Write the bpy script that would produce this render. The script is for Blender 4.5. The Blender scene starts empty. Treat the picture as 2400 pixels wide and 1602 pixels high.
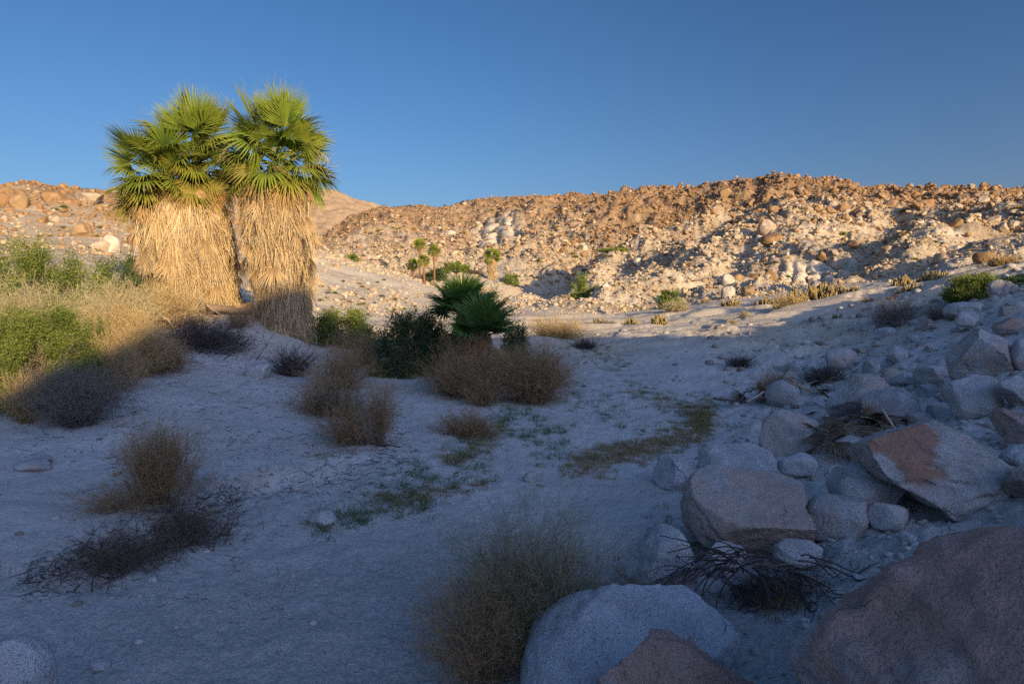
import bpy, bmesh, math, random
import numpy as np
from mathutils import Vector, Matrix
random.seed(4)
scene = bpy.context.scene
COL = scene.collection
R_ = math.radians

# ------------------------------------------------------------------ camera, sky, sun, exposure
CZ = 3.2
FPX, W0, H0, HOR = 1600.0, 2400, 1602, 660
PITCH = math.atan((H0/2-HOR)/FPX)
cam = bpy.data.objects.new('camera', bpy.data.cameras.new('camera'))
COL.objects.link(cam)
cam.location = (0, 0, CZ)
cam.rotation_euler = (math.pi/2-PITCH, 0, 0)
cam.data.sensor_width = 36; cam.data.lens = 24
cam.data.clip_start = 0.05; cam.data.clip_end = 5000
scene.camera = cam

SUN_AZ, SUN_EL = R_(150), R_(13)            # azimuth clockwise from +Y
SV = np.array([math.sin(SUN_AZ), math.cos(SUN_AZ)])   # horizontal, towards the sun
world = bpy.data.worlds.new('World'); scene.world = world
world.use_nodes = True
nt = world.node_tree
for n in list(nt.nodes): nt.nodes.remove(n)
wo = nt.nodes.new('ShaderNodeOutputWorld'); bg = nt.nodes.new('ShaderNodeBackground')
sky = nt.nodes.new('ShaderNodeTexSky'); sky.sky_type = 'NISHITA'; sky.sun_disc = False
sky.sun_elevation = SUN_EL; sky.sun_rotation = SUN_AZ
sky.altitude = 300; sky.air_density = 1.0; sky.dust_density = 1.2; sky.ozone_density = 6.0
bg.inputs[1].default_value = 0.12
# a clear desert sky: darkest about ninety degrees from the sun, brightest round it
tc = nt.nodes.new('ShaderNodeTexCoord'); dt = nt.nodes.new('ShaderNodeVectorMath'); dt.operation = 'DOT_PRODUCT'
dt.inputs[1].default_value = (SV[0]*math.cos(SUN_EL), SV[1]*math.cos(SUN_EL), math.sin(SUN_EL))
mr = nt.nodes.new('ShaderNodeMapRange'); mr.inputs[1].default_value = -1; mr.inputs[2].default_value = 1
cv = nt.nodes.new('ShaderNodeValToRGB'); cv.color_ramp.interpolation = 'B_SPLINE'
for k, (p_, v_) in enumerate([(0, .215), (.14, .20), (.34, .165), (.55, .29), (.8, .64), (1, .84)]):
    e_ = cv.color_ramp.elements[k] if k < 1 else (cv.color_ramp.elements.new(p_) if k < 5 else cv.color_ramp.elements[-1])
    e_.position = p_; e_.color = (v_*.92, v_, v_, 1) if v_ < .25 else (v_*1.2, v_*.95, v_*.9, 1)
vm = nt.nodes.new('ShaderNodeVectorMath'); vm.operation = 'MULTIPLY'; sc_ = nt.nodes.new('ShaderNodeVectorMath'); sc_.operation = 'SCALE'; sc_.inputs['Scale'].default_value = 3.0
nt.links.new(tc.outputs['Generated'], dt.inputs[0]); nt.links.new(dt.outputs['Value'], mr.inputs[0]); nt.links.new(mr.outputs[0], cv.inputs[0])
nt.links.new(cv.outputs[0], sc_.inputs[0]); nt.links.new(sky.outputs[0], vm.inputs[0]); nt.links.new(sc_.outputs[0], vm.inputs[1])
# pale band of thicker air low over the ridges
sz = nt.nodes.new('ShaderNodeSeparateXYZ'); m1 = nt.nodes.new('ShaderNodeMath'); m1.operation = 'SUBTRACT'; m1.inputs[0].default_value = 1; m1.use_clamp = True
m2 = nt.nodes.new('ShaderNodeMath'); m2.operation = 'POWER'; m2.inputs[1].default_value = 7
vs_ = nt.nodes.new('ShaderNodeVectorMath'); vs_.operation = 'SCALE'; vs_.inputs[0].default_value = (.55, .12, .02); va = nt.nodes.new('ShaderNodeVectorMath'); va.operation = 'ADD'
nt.links.new(tc.outputs['Generated'], sz.inputs[0]); nt.links.new(sz.outputs[2], m1.inputs[1]); nt.links.new(m1.outputs[0], m2.inputs[0]); nt.links.new(m2.outputs[0], vs_.inputs['Scale'])
nt.links.new(vm.outputs[0], va.inputs[0]); nt.links.new(vs_.outputs[0], va.inputs[1])
nt.links.new(va.outputs[0], bg.inputs[0]); nt.links.new(bg.outputs[0], wo.inputs[0])
sl = bpy.data.lights.new('sun', 'SUN'); sun = bpy.data.objects.new('sun', sl); COL.objects.link(sun)
sl.energy = 5.0; sl.angle = R_(0.5); sl.color = (1.0, 0.77, 0.43)
sd = Vector((SV[0]*math.cos(SUN_EL), SV[1]*math.cos(SUN_EL), math.sin(SUN_EL)))
sun.rotation_euler = sd.to_track_quat('Z', 'Y').to_euler(); sun.location = (30, -60, 40)
scene.view_settings.view_transform = 'Standard'; scene.view_settings.look = 'None'
scene.view_settings.exposure = 0.62; scene.view_settings.gamma = 1
scene.cycles.use_denoising = False; scene.cycles.use_light_tree = False; scene.cycles.denoiser = 'OPENIMAGEDENOISE'; scene.cycles.denoising_input_passes = 'RGB_ALBEDO_NORMAL'; scene.cycles.denoising_prefilter = 'NONE'; scene.cycles.max_bounces = 6; scene.cycles.diffuse_bounces = 3; scene.cycles.transparent_max_bounces = 6

# ------------------------------------------------------------------ numeric helpers
def unit(v): return v/np.maximum(np.linalg.norm(v, axis=-1, keepdims=True), 1e-9)
def sstep(a, b, x):
    t = np.clip((x-a)/(b-a), 0, 1); return t*t*(3-2*t)
def _h(*c):
    h = np.zeros_like(c[0], dtype=np.uint32)
    for k, v in enumerate(c):
        h = h ^ (v.astype(np.int64).astype(np.uint32)*np.uint32([374761393, 668265263, 2147483647, 1274126177][k]))
        h = (h ^ (h >> np.uint32(13)))*np.uint32(1274126177)
    return ((h ^ (h >> np.uint32(16))) & np.uint32(0xffffff)).astype(np.float64)/0xffffff
def n2(x, y, seed=0):
    x = np.asarray(x, float); y = np.asarray(y, float)
    xi, yi = np.floor(x), np.floor(y); fx, fy = x-xi, y-yi
    u = fx**3*(fx*(fx*6-15)+10); v = fy**3*(fy*(fy*6-15)+10)
    s = np.full(x.shape, seed)
    def g(a, b):
        t = _h(xi+a, yi+b, s)*2*np.pi
        return np.cos(t)*(fx-a)+np.sin(t)*(fy-b)
    return 1.5*((g(0, 0)*(1-u)+g(1, 0)*u)*(1-v)+(g(0, 1)*(1-u)+g(1, 1)*u)*v)
def fbm2(x, y, oct=4, seed=0, gain=.5):
    a, s, o = 1., 1., 0
    for k in range(oct): o = o+a*n2(x*s+17*k, y*s-9*k, seed+k); a *= gain; s *= 2.03
    return o
def n3(p, seed=0):
    i = np.floor(p); f = p-i; u = f*f*(3-2*f)
    s = np.full(p.shape[0], seed); o = 0
    for a in (0, 1):
        for b in (0, 1):
            for c in (0, 1):
                w = (u[:, 0] if a else 1-u[:, 0])*(u[:, 1] if b else 1-u[:, 1])*(u[:, 2] if c else 1-u[:, 2])
                o = o+w*_h(i[:, 0]+a, i[:, 1]+b, i[:, 2]+c, s)
    return o*2-1
def fbm3(p, oct=3, seed=0, gain=.5):
    a, s, o = 1., 1., 0
    for k in range(oct): o = o+a*n3(p*s+3.7*k, seed+k); a *= gain; s *= 2.1
    return o

# ------------------------------------------------------------------ image <-> place
cp, sp = math.cos(PITCH), math.sin(PITCH)
def ray(px, py):
    dx = (np.asarray(px, float)-W0/2)/FPX; dy = -(np.asarray(py, float)-H0/2)/FPX
    return dx, dy*sp+cp, dy*cp-sp
def at(px, py, r):
    x, y, z = ray(px, py); h = np.hypot(x, y)
    return np.array([x/h*r, y/h*r, CZ+z/h*r])

# ------------------------------------------------------------------ terrain from control points
ctl = []
bank_px = [(-150, 1450), (100, 1390), (300, 1290), (430, 1212), (560, 1150), (760, 1112), (920, 1082), (1040, 1075)]
bank = []
for a, b in bank_px:
    x, y, z = ray(a, b); t = -(CZ-.1)/z; bank.append((x*t, y*t))
bank = np.array(bank)
def bank_d(x, y):
    x = np.asarray(x, float); y = np.asarray(y, float)
    best = np.full(x.shape, 1e9); sg = np.ones(x.shape); par = np.zeros(x.shape)
    wob = .25*fbm2(x*.9, y*.9, 3, 5)
    for k in range(len(bank)-1):
        a, b = bank[k], bank[k+1]; d = b-a; L2 = d@d
        t = np.clip(((x-a[0])*d[0]+(y-a[1])*d[1])/L2, 0, 1)
        dist = np.hypot(x-a[0]-t*d[0], y-a[1]-t*d[1])
        s = d[0]*(y-a[1])-d[1]*(x-a[0])
        m = dist < best
        best = np.where(m, dist, best); sg = np.where(m, np.sign(s), sg); par = np.where(m, (k+t)/(len(bank)-1), par)
    return best*sg+wob, par
def step(x, y):
    d, p = bank_d(x, y)
    return .34*sstep(-.3, .3, d)*sstep(.04, .35, p)*(1-sstep(.45, .98, p))*(1-sstep(3, 9, d))
def P(px, py, r):
    q = at(px, py, r); Z_(math.atan2(q[0], q[1]), r, q[2])
def Z_(az, r, z):
    z = z-float(step(np.array([r*math.sin(az)]), np.array([r*math.cos(az)]))[0])
    ctl.append((az, math.log(r), (z-CZ)/r))
PXS = [-400, 0, 300, 600, 900, 1200, 1500, 1800, 2100, 2400, 2800]
for r, zs in {1.0: [1.5]*11, 2.2: [.9, .8, .8, .8, .8, .8, .8, .9, 1, 1.1, 1.2],
              5: [.1, 0, 0, 0, 0, .05, .2, .45, .8, 1.1, 1.3],
              8: [.2, .05, .05, 0, 0, 0, .05, .22, .55, .95, 1.4],
              12: [.6, .5, .45, .35, .2, .05, 0, .22, .6, 1.2, 1.8],
              17: [1.5, .9, .85, .55, .35, .2, .08, .2, .75, 1.8, 2.4],
              22: [2.5, 1.8, 1.3, .75, .5, .3, .3, .45, 1.3, 2.6, 3.1]}.items():
    for px, z in zip(PXS, zs): Z_(math.atan((px-1200)/1600), r, z)
for px, z in [(-400, 4.5), (0, 3.4), (200, 3.0), (900, .8), (1100, .6), (1300, .55), (1450, .6), (1600, .8), (1800, 1.0), (2000, 1.6), (2200, 2.6), (2400, 3.6), (2800, 4.3)]:
    Z_(math.atan((px-1200)/1600), 30, z)
for t in """590,722,27.5 500,722,28.5 400,735,28 690,785,26 740,805,26.5 800,800,27
330,630,45 740,750,42 850,760,42 1000,740,48 1150,735,50 1300,750,45 1450,760,42 1600,740,42 1800,715,42 2000,690,42 2200,655,42 2400,620,42
0,600,45 0,540,60 200,560,60 330,600,58 0,480,75 250,490,78 0,437,92 60,432,92 140,449,92 235,458,98 330,470,100 450,495,100 600,540,95 740,588,88 850,612,84 950,645,80 1030,692,72
0,470,130 235,475,135 450,520,135 740,640,120 850,660,115 950,680,112 1030,695,100
740,680,58 850,690,58 950,710,58 600,650,55 450,600,60
1060,690,95 1150,695,90 1250,715,65 970,672,140 1000,678,140 1100,655,150 1150,645,165 850,665,150 740,650,160 500,560,180 200,500,200
960,625,180 1100,600,200 1100,555,240 960,560,245 850,590,220 740,610,220
1250,685,85 1240,668,105 1350,636,125 1500,592,150 1650,548,170 1270,680,128 1390,655,152 1530,605,178 1250,600,190 1400,560,208 1550,515,218
1300,700,75 1350,660,95 1450,690,68 1500,640,95 1600,600,110 1700,650,75 1800,600,95 1800,530,130 1900,640,68 2000,600,75 2000,520,120 2200,560,85 2200,500,130 2400,540,80 2400,480,130 1700,560,130 1850,480,170 2100,480,155
-400,520,60 2800,590,45 2800,520,90""".split(): P(*map(float, t.split(',')))
crest = [(-400, 400, 100), (735, 578, 290), (820, 512, 330), (900, 493, 340), (960, 491, 340), (1060, 481, 330), (1150, 471, 320), (1270, 461, 290), (1350, 470, 275), (1430, 461, 265), (1500, 453, 255),
         (1700, 438, 240), (1830, 428, 230), (1950, 434, 220), (2050, 446, 210), (2150, 455, 200), (2330, 447, 185), (2400, 454, 180), (2800, 440, 170)]
for a, b, r in crest:
    P(a, b, r); P(a, b+45, r*1.4)
for px in (-400, 0, 400, 800, 1200, 1600, 2000, 2400, 2800): P(px, 560, 640)
ctl = np.array(ctl)
AZS, LRS = 2.6, 1.0
def phi(d2): return np.where(d2 > 1e-12, .5*d2*np.log(np.maximum(d2, 1e-12)), 0)
_A = np.c_[ctl[:, 0]*AZS, ctl[:, 1]*LRS]; _n = len(_A)
_d2 = ((_A[:, None]-_A[None])**2).sum(-1)
_M = np.zeros((_n+3, _n+3)); _M[:_n, :_n] = phi(_d2)+np.eye(_n)*4e-4
_M[:_n, _n:] = np.c_[np.ones(_n), _A]; _M[_n:, :_n] = _M[:_n, _n:].T
_wt = np.linalg.solve(_M, np.r_[ctl[:, 2], 0, 0, 0])
def tps(az, lr):
    a, b = az*AZS, lr*LRS
    o = _wt[_n]+_wt[_n+1]*a+_wt[_n+2]*b
    for k in range(_n): o = o+_wt[k]*phi((a-_A[k, 0])**2+(b-_A[k, 1])**2)
    return o
AZC = .84
_caz = np.array([math.atan((c[0]-1200)/1600) for c in [(0, 0, 92), (330, 0, 100), (600, 0, 95)]+[(700, 0, 290)]+crest[2:]])
_cr = np.array([92, 100, 95, 290]+[c[2] for c in crest[2:]], float)
def crest_frac(x, y):
    return np.hypot(x, y)/np.interp(np.arctan2(x, y), _caz, _cr)
def base_h(x, y):
    r = np.maximum(np.hypot(x, y), .8); az = np.arctan2(x, y)
    e = tps(np.clip(az, -AZC, AZC), np.log(r)); z = CZ+e*r
    wb = sstep(AZC, 2.2, np.abs(az))
    zb = 1.3+.11*np.maximum(r-6, 0)*(1-sstep(60, 300, r)*.6)
    return z*(1-wb)+zb*wb
def T(x, y):
    x = np.asarray(x, float); y = np.asarray(y, float)
    shp = x.shape; x = x.ravel(); y = y.ravel()
    r = np.hypot(x, y)
    z = base_h(x, y)+step(x, y)
    hill = hillmask(x, y)
    near = 1-sstep(25, 45, r)
    z = z+near*(.05*fbm2(x*.35, y*.35, 3, 11)+.03*fbm2(x*1.7, y*1.7, 3, 12)+.014*fbm2(x*4.3, y*4.3, 2, 15)+.006*fbm2(x*9, y*9, 2, 13))
    rbk = sstep(.2, .42, np.arctan2(x, y))*sstep(5, 8, r)*(1-sstep(24, 36, r))
    z = z+rbk*(.15*fbm2(x*.75, y*.75, 3, 23)+.06*fbm2(x*2.3, y*2.3, 3, 24))
    mid = sstep(22, 30, r)*(1-sstep(42, 60, r))
    lh = fbm2(x*.09+y*.05, y*.22, 3, 22); lh2 = fbm2(x*.16-y*.06, y*.4, 3, 26)
    z = z+mid*(.3*fbm2(x*.13+y*.05, y*.3, 3, 21)+.15*sstep(-.04, .04, lh)+.09*sstep(-.03, .03, lh2)-.12)
    g = fbm2(x*.045, y*.045, 3, 31)
    rg = 1-np.abs(fbm2(x*.07+.3*g, y*.07, 4, 41))
    lft = 1-.6*sstep(.06, -.06, np.arctan2(x, y))*(1-sstep(105, 135, r)); rb = 1-.85*ribs(x, y)[0]
    z = z+hill*lft*rb*(np.minimum(r/120, 1.4))*(1.5*g+2.4*(rg-.75)+.75*lft*fbm2(x*.30, y*.30, 3, 51)+.30*lft*lft*fbm2(x*1.1, y*1.1, 3, 61))
    for pl, dep, wd in GUL:
        z = z-dep*np.exp(-(seg_d(x+1.5*fbm2(x*.1, y*.1, 2, 4), y, pl)/wd)**2)
    z = z+ribs(x, y)[1]
    bd, bp = bank_d(x, y)
    z = z+np.exp(-(bd/.35)**2)*(1-sstep(.5, .95, bp))*.045*fbm2(x*3, y*3, 3, 71)
    return z.reshape(shp)
def _pl(t): return [tuple(at(*map(float, q.split(',')))[:2]) for q in t.split()]
GD, GR = 13., 9.
GUL = [(_pl('1225,690,112 1290,645,135 1390,605,152 1500,565,170 1620,530,188 1720,500,204'), GD, 13.), (_pl('1345,620,126 1410,590,136 1520,550,152 1650,515,169'), -GR, 9.),
       (_pl('1930,640,70 1980,600,86 2010,560,104 2090,530,125'), 2.6, 4.5), (_pl('2060,650,56 2160,610,70 2290,570,88 2400,530,108'), 2.2, 3.5),
       (_pl('1480,720,56 1590,670,74 1690,630,92 1760,580,115'), 1.8, 3.5), (_pl('1320,700,84 1400,660,104 1470,600,130'), 2.2, 4.)]
def seg_d(x, y, pl):
    best = np.full(x.shape, 1e9)
    for a, b in zip(pl[:-1], pl[1:]):
        dx, dy = b[0]-a[0], b[1]-a[1]; t = np.clip(((x-a[0])*dx+(y-a[1])*dy)/(dx*dx+dy*dy), 0, 1)
        best = np.minimum(best, np.hypot(x-a[0]-t*dx, y-a[1]-t*dy))
    return best
RIB = [(1890, 640, 74, .042, 15., .75, 150.), (1165, 552, 240, .035, 26., 2.2, 130.)]
def ribs(x, y):
    r = np.hypot(x, y); az = np.arctan2(x, y); m = np.zeros(x.shape); z = np.zeros(x.shape)
    for px, py, r0, wa, wr, amp, fq in RIB:
        a0 = math.atan((px-1200)/1600); k = np.exp(-((az-a0)/wa)**4-((r-r0)/wr)**4); m = np.maximum(m, k)
        u = (az-a0)*fq*(1+.012*(r-r0))+1.1*fbm2(x*.12, y*.12, 3, 17); z = z-k*amp*(1-np.abs(np.sin(u)))**1.6*1.4
    return m, z
def hillmask(x, y):
    r = np.hypot(x, y); az = np.arctan2(x, y)
    w = 5*fbm2(x*.06, y*.06, 2, 3)
    start = np.interp(az, [-.8, -.6, -.3, -.1, .05, .3, .6, .8], [32, 36, 40, 50, 52, 46, 44, 40])
    valley = np.exp(-((az+.07-.0004*(r-100))/.07)**2)*sstep(45, 70, r)*(1-sstep(165, 200, r))
    return sstep(0, 9, r-start+w)*(1-.85*valley)
def hit(px, py, rmin=2.0, rmax=500):
    x, y, z = ray(px, py); h = math.hypot(x, y)
    rs = np.exp(np.linspace(math.log(rmin), math.log(rmax), 420))
    zs = CZ+z/h*rs; ts = T(x/h*rs, y/h*rs)
    i = int(np.argmax(zs < ts))
    if zs[i] >= ts[i]: return None
    if i == 0: r = rs[0]
    else:
        a, b = zs[i-1]-ts[i-1], ts[i]-zs[i]; r = rs[i-1]+(rs[i]-rs[i-1])*a/(a+b)
    return np.array([x/h*r, y/h*r, float(T(np.array([x/h*r]), np.array([y/h*r]))[0])])
def hits(pxs, pys, rmin=2.0, rmax=500, n=260):      # many rays at once
    x, y, z = ray(pxs, pys); h = np.hypot(x, y)
    rs = np.exp(np.linspace(math.log(rmin), math.log(rmax), n))[None]
    X, Y = (x/h)[:, None]*rs, (y/h)[:, None]*rs
    d = CZ+(z/h)[:, None]*rs-T(X, Y)
    i = np.argmax(d < 0, axis=1); ok = (d.min(axis=1) < 0) & (i > 0); i = np.maximum(i, 1)
    k = np.arange(len(i)); a, b = d[k, i-1], -d[k, i]
    r = rs[0, i-1]+(rs[0, i]-rs[0, i-1])*a/(a+b+1e-9)
    Q = np.c_[x/h*r, y/h*r]; return np.c_[Q, T(Q[:, 0], Q[:, 1])][ok], ok
def ground(x, y): return float(T(np.array([x]), np.array([y]))[0])

# ------------------------------------------------------------------ mesh building
class MB:
    def __init__(s): s.V = []; s.Q = []; s.T = []; s.A = []; s.n = 0
    def add(s, V, F, A=None):
        V = np.asarray(V, float).reshape(-1, 3); F = np.asarray(F, int)
        (s.Q if F.shape[1] == 4 else s.T).append(F+s.n); s.V.append(V); s.n += len(V)
        s.A.append(np.zeros(len(V)) if A is None else np.broadcast_to(np.asarray(A, float), (len(V),)))
    def build(s, name, mat, parent=None, loc=None, smooth=True):
        return mk(name, np.concatenate(s.V), np.concatenate(s.Q) if s.Q else None, np.concatenate(s.T) if s.T else None, mat, parent, loc, {'t': np.concatenate(s.A)}, smooth)
def mkmesh(name, V, Q, Tr, mat, attrs=None, smooth=True):
    me = bpy.data.meshes.new(name)
    V = np.asarray(V, np.float32); me.vertices.add(len(V)); me.vertices.foreach_set('co', V.ravel())
    lo = []; st = []; c = 0
    for F in (Q, Tr):
        if F is None or len(F) == 0: continue
        k = F.shape[1]; lo.append(F.ravel()); st.append(c+np.arange(len(F))*k); c += F.size
    lo = np.concatenate(lo).astype(np.int32); st = np.concatenate(st).astype(np.int32)
    me.loops.add(len(lo)); me.loops.foreach_set('vertex_index', lo)
    me.polygons.add(len(st)); me.polygons.foreach_set('loop_start', st)
    for k, a in (attrs or {}).items():
        at_ = me.attributes.new(k, 'FLOAT', 'POINT'); at_.data.foreach_set('value', np.asarray(a, np.float32))
    me.update(calc_edges=True)
    me.polygons.foreach_set('use_smooth', np.full(len(st), smooth))
    me.materials.append(mat)
    return me
def mk(name, V, Q, Tr, mat, parent=None, loc=None, attrs=None, smooth=True):
    o = bpy.data.objects.new(name, mkmesh(name, V, Q, Tr, mat, attrs, smooth)); COL.objects.link(o)
    if parent: o.parent = parent
    if loc is not None: o.location = [float(c) for c in loc]
    return o
def tag(o, label=None, cat=None, group=None, kind=None):
    for k, v in (('label', label), ('category', cat), ('group', group), ('kind', kind)):
        if v: o[k] = v
    return o
def empty(name, loc, rz=0):
    o = bpy.data.objects.new(name, None); COL.objects.link(o); o.location = [float(c) for c in loc]; o.rotation_euler = (0, 0, rz)
    o.empty_display_size = .2; return o
_ico = {}
def ico(k):
    if k not in _ico:
        bm = bmesh.new(); bmesh.ops.create_icosphere(bm, subdivisions=k, radius=1)
        _ico[k] = (np.array([v.co[:] for v in bm.verts]), np.array([[v.index for v in f.verts] for f in bm.faces])); bm.free()
    return _ico[k]
def rock(seed, k=3, cuts=9, rough=1., boxy=.0, deep=.55):
    rng = np.random.default_rng(seed); V, F = ico(k); V = V.copy()
    if boxy: V = np.sign(V)*np.abs(V)**(1-boxy)
    for _ in range(cuts):
        n = unit(rng.normal(size=3)); d = rng.uniform(deep, .92)
        V = V-np.maximum(V@n-d, 0)[:, None]*n*(rng.uniform(.85, 1) if k < 5 else 1.)
    nn = unit(V); s = rng.uniform(0, 50, 3)
    V = V+nn*(rough*((.08 if k < 5 else .035)*fbm3(V*1.2+s, 2, seed)+((.045 if k < 5 else .03)*fbm3(V*3.5+s, 3, seed+5) if k > 2 else 0)))[:, None]
    if k >= 5:
        for _ in range(3):
            n = unit(rng.normal(size=3)); dd = V@n-rng.uniform(-.45, .5)+.09*fbm3(V*2.2+s, 3, seed+31)
            V = V-nn*(.055*rough*np.exp(-(dd/.018)**2)*(fbm3(V*1.1-s, 2, seed+41) > -.15)+.03*rough*sstep(0, .05, dd))[:, None]
        ns = unit(rng.normal(size=3)*[.5, .5, 1]); hl = V@ns*4.5+.35*fbm3(V*1.8+s, 2, seed+51); fl_ = np.floor(hl); fr = hl-fl_
        la = _h(fl_, fl_*0, np.full(len(V), seed)); lb = _h(fl_+1, fl_*0, np.full(len(V), seed)); V = V+nn*(.075*rough*(la+(lb-la)*sstep(.86, 1., fr)-.5))[:, None]
        V = V+nn*(.026*rough*fbm3(V*9+s, 4, seed+15, .6))[:, None]
    lo, hi = V.min(0), V.max(0); return (V-(lo+hi)/2)/((hi-lo)/2), F
def strands(rng, P, D, L, W, segs=4, wander=.15, grav=0., tip=.25, t0=0., t1=1., rnd=.15):
    N = len(P); pts = np.empty((N, segs+1, 3)); pts[:, 0] = P; d = unit(D); L = np.broadcast_to(L, (N,)); W = np.broadcast_to(W, (N,))
    for k in range(segs):
        d = unit(d+rng.normal(0, wander, (N, 3))+np.array([0, 0, grav])); pts[:, k+1] = pts[:, k]+d*(L/segs)[:, None]
    side = unit(np.cross(unit(D), rng.normal(size=(N, 3)))); s = np.linspace(0, 1, segs+1)
    w = W[:, None]*(1-(1-tip)*s)[None]*.5
    V = np.stack([pts-side[:, None]*w[..., None], pts+side[:, None]*w[..., None]], 2)
    i = np.arange(N*(segs+1)*2).reshape(N, segs+1, 2)
    F = np.stack([i[:, :-1, 0], i[:, :-1, 1], i[:, 1:, 1], i[:, 1:, 0]], -1).reshape(-1, 4)
    t = np.clip((t0+(t1-t0)*s)[None]+rng.normal(0, rnd, (N, 1)), 0, 1); A = np.repeat(t[..., None], 2, 2).ravel()
    return pts, V.reshape(-1, 3), F, A
def tube(pts, rad, sides=6):
    pts = np.asarray(pts, float); n = len(pts); rad = np.broadcast_to(rad, (n,))
    tg = unit(np.gradient(pts, axis=0)); ref = np.array([0, 0, 1.]) if abs(tg[0][2]) < .8 else np.array([1., 0, 0])
    a = unit(np.cross(tg, ref)); b = np.cross(tg, a); th = np.arange(sides)*2*np.pi/sides
    V = pts[:, None]+rad[:, None, None]*(np.cos(th)[None, :, None]*a[:, None]+np.sin(th)[None, :, None]*b[:, None])
    i = np.arange(n*sides).reshape(n, sides); j = np.roll(i, -1, 1)
    F = np.stack([i[:-1], j[:-1], j[1:], i[1:]], -1).reshape(-1, 4)
    V = V.reshape(-1, 3); V = np.concatenate([V, pts[[0, -1]]]); m = n*sides
    cap = np.concatenate([np.c_[j[0], i[0], np.full(sides, m)], np.c_[i[-1], j[-1], np.full(sides, m+1)]])
    return V, F, cap
def add_tube(mb, pts, rad, sides=6, A=.5):
    V, F, c = tube(pts, rad, sides); n0 = mb.n; mb.add(V, F, A); mb.T.append(c+n0)

# ------------------------------------------------------------------ materials
def mat(name):
    m = bpy.data.materials.new(name); m.use_nodes = True
    b = m.node_tree.nodes['Principled BSDF']; b.inputs['Roughness'].default_value = .9
    b.inputs['Specular IOR Level'].default_value = .15
    return m, m.node_tree, b
class N:
    def __init__(s, nt): s.nt = nt; s.pos = s.node('ShaderNodeNewGeometry').outputs['Position']; s.obj = s.node('ShaderNodeTexCoord').outputs['Object']
    def node(s, t, **k):
        n = s.nt.nodes.new(t)
        for a, b in k.items(): setattr(n, a, b)
        return n
    def set(s, sock, v):
        if hasattr(v, 'links'): s.nt.links.new(v, sock)
        else: sock.default_value = v
    def noise(s, vec, scale, detail=3, rough=.55, dist=0):
        n = s.node('ShaderNodeTexNoise'); s.set(n.inputs['Vector'], vec); n.inputs['Scale'].default_value = scale
        n.inputs['Detail'].default_value = detail; n.inputs['Roughness'].default_value = rough; n.inputs['Distortion'].default_value = dist
        return n.outputs[0]
    def vor(s, vec, scale, feature='F1', out='Distance', rnd=1):
        n = s.node('ShaderNodeTexVoronoi', feature=feature); s.set(n.inputs['Vector'], vec); n.inputs['Scale'].default_value = scale
        n.inputs['Randomness'].default_value = rnd; return n.outputs[out]
    def attr(s, name, typ='GEOMETRY'):
        n = s.node('ShaderNodeAttribute', attribute_type=typ); n.attribute_name = name; return n.outputs['Fac']
    def map(s, v, a, b, c=0., d=1.):
        n = s.node('ShaderNodeMapRange'); n.interpolation_type = 'SMOOTHSTEP'; s.set(n.inputs[0], v)
        for k, q in enumerate((a, b, c, d)): n.inputs[k+1].default_value = q
        return n.outputs[0]
    def math(s, op, a, b=0.):
        n = s.node('ShaderNodeMath', operation=op); s.set(n.inputs[0], a); s.set(n.inputs[1], b); return n.outputs[0]
    def mix(s, f, a, b, mode='MIX'):
        n = s.node('ShaderNodeMix', data_type='RGBA', blend_type=mode)
        s.set(n.inputs[0], f)
        for k, v in ((6, a), (7, b)): s.set(n.inputs[k], v if hasattr(v, 'links') else (*v, 1))
        return n.outputs[2]
    def rand(s): return s.node('ShaderNodeObjectInfo').outputs['Random']
    def bump(s, h, strength, dist, prev=None):
        n = s.node('ShaderNodeBump'); n.inputs['Strength'].default_value = strength; n.inputs['Distance'].default_value = dist
        s.set(n.inputs['Height'], h)
        if prev is not None: s.set(n.inputs['Normal'], prev)
        return n.outputs[0]
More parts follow.
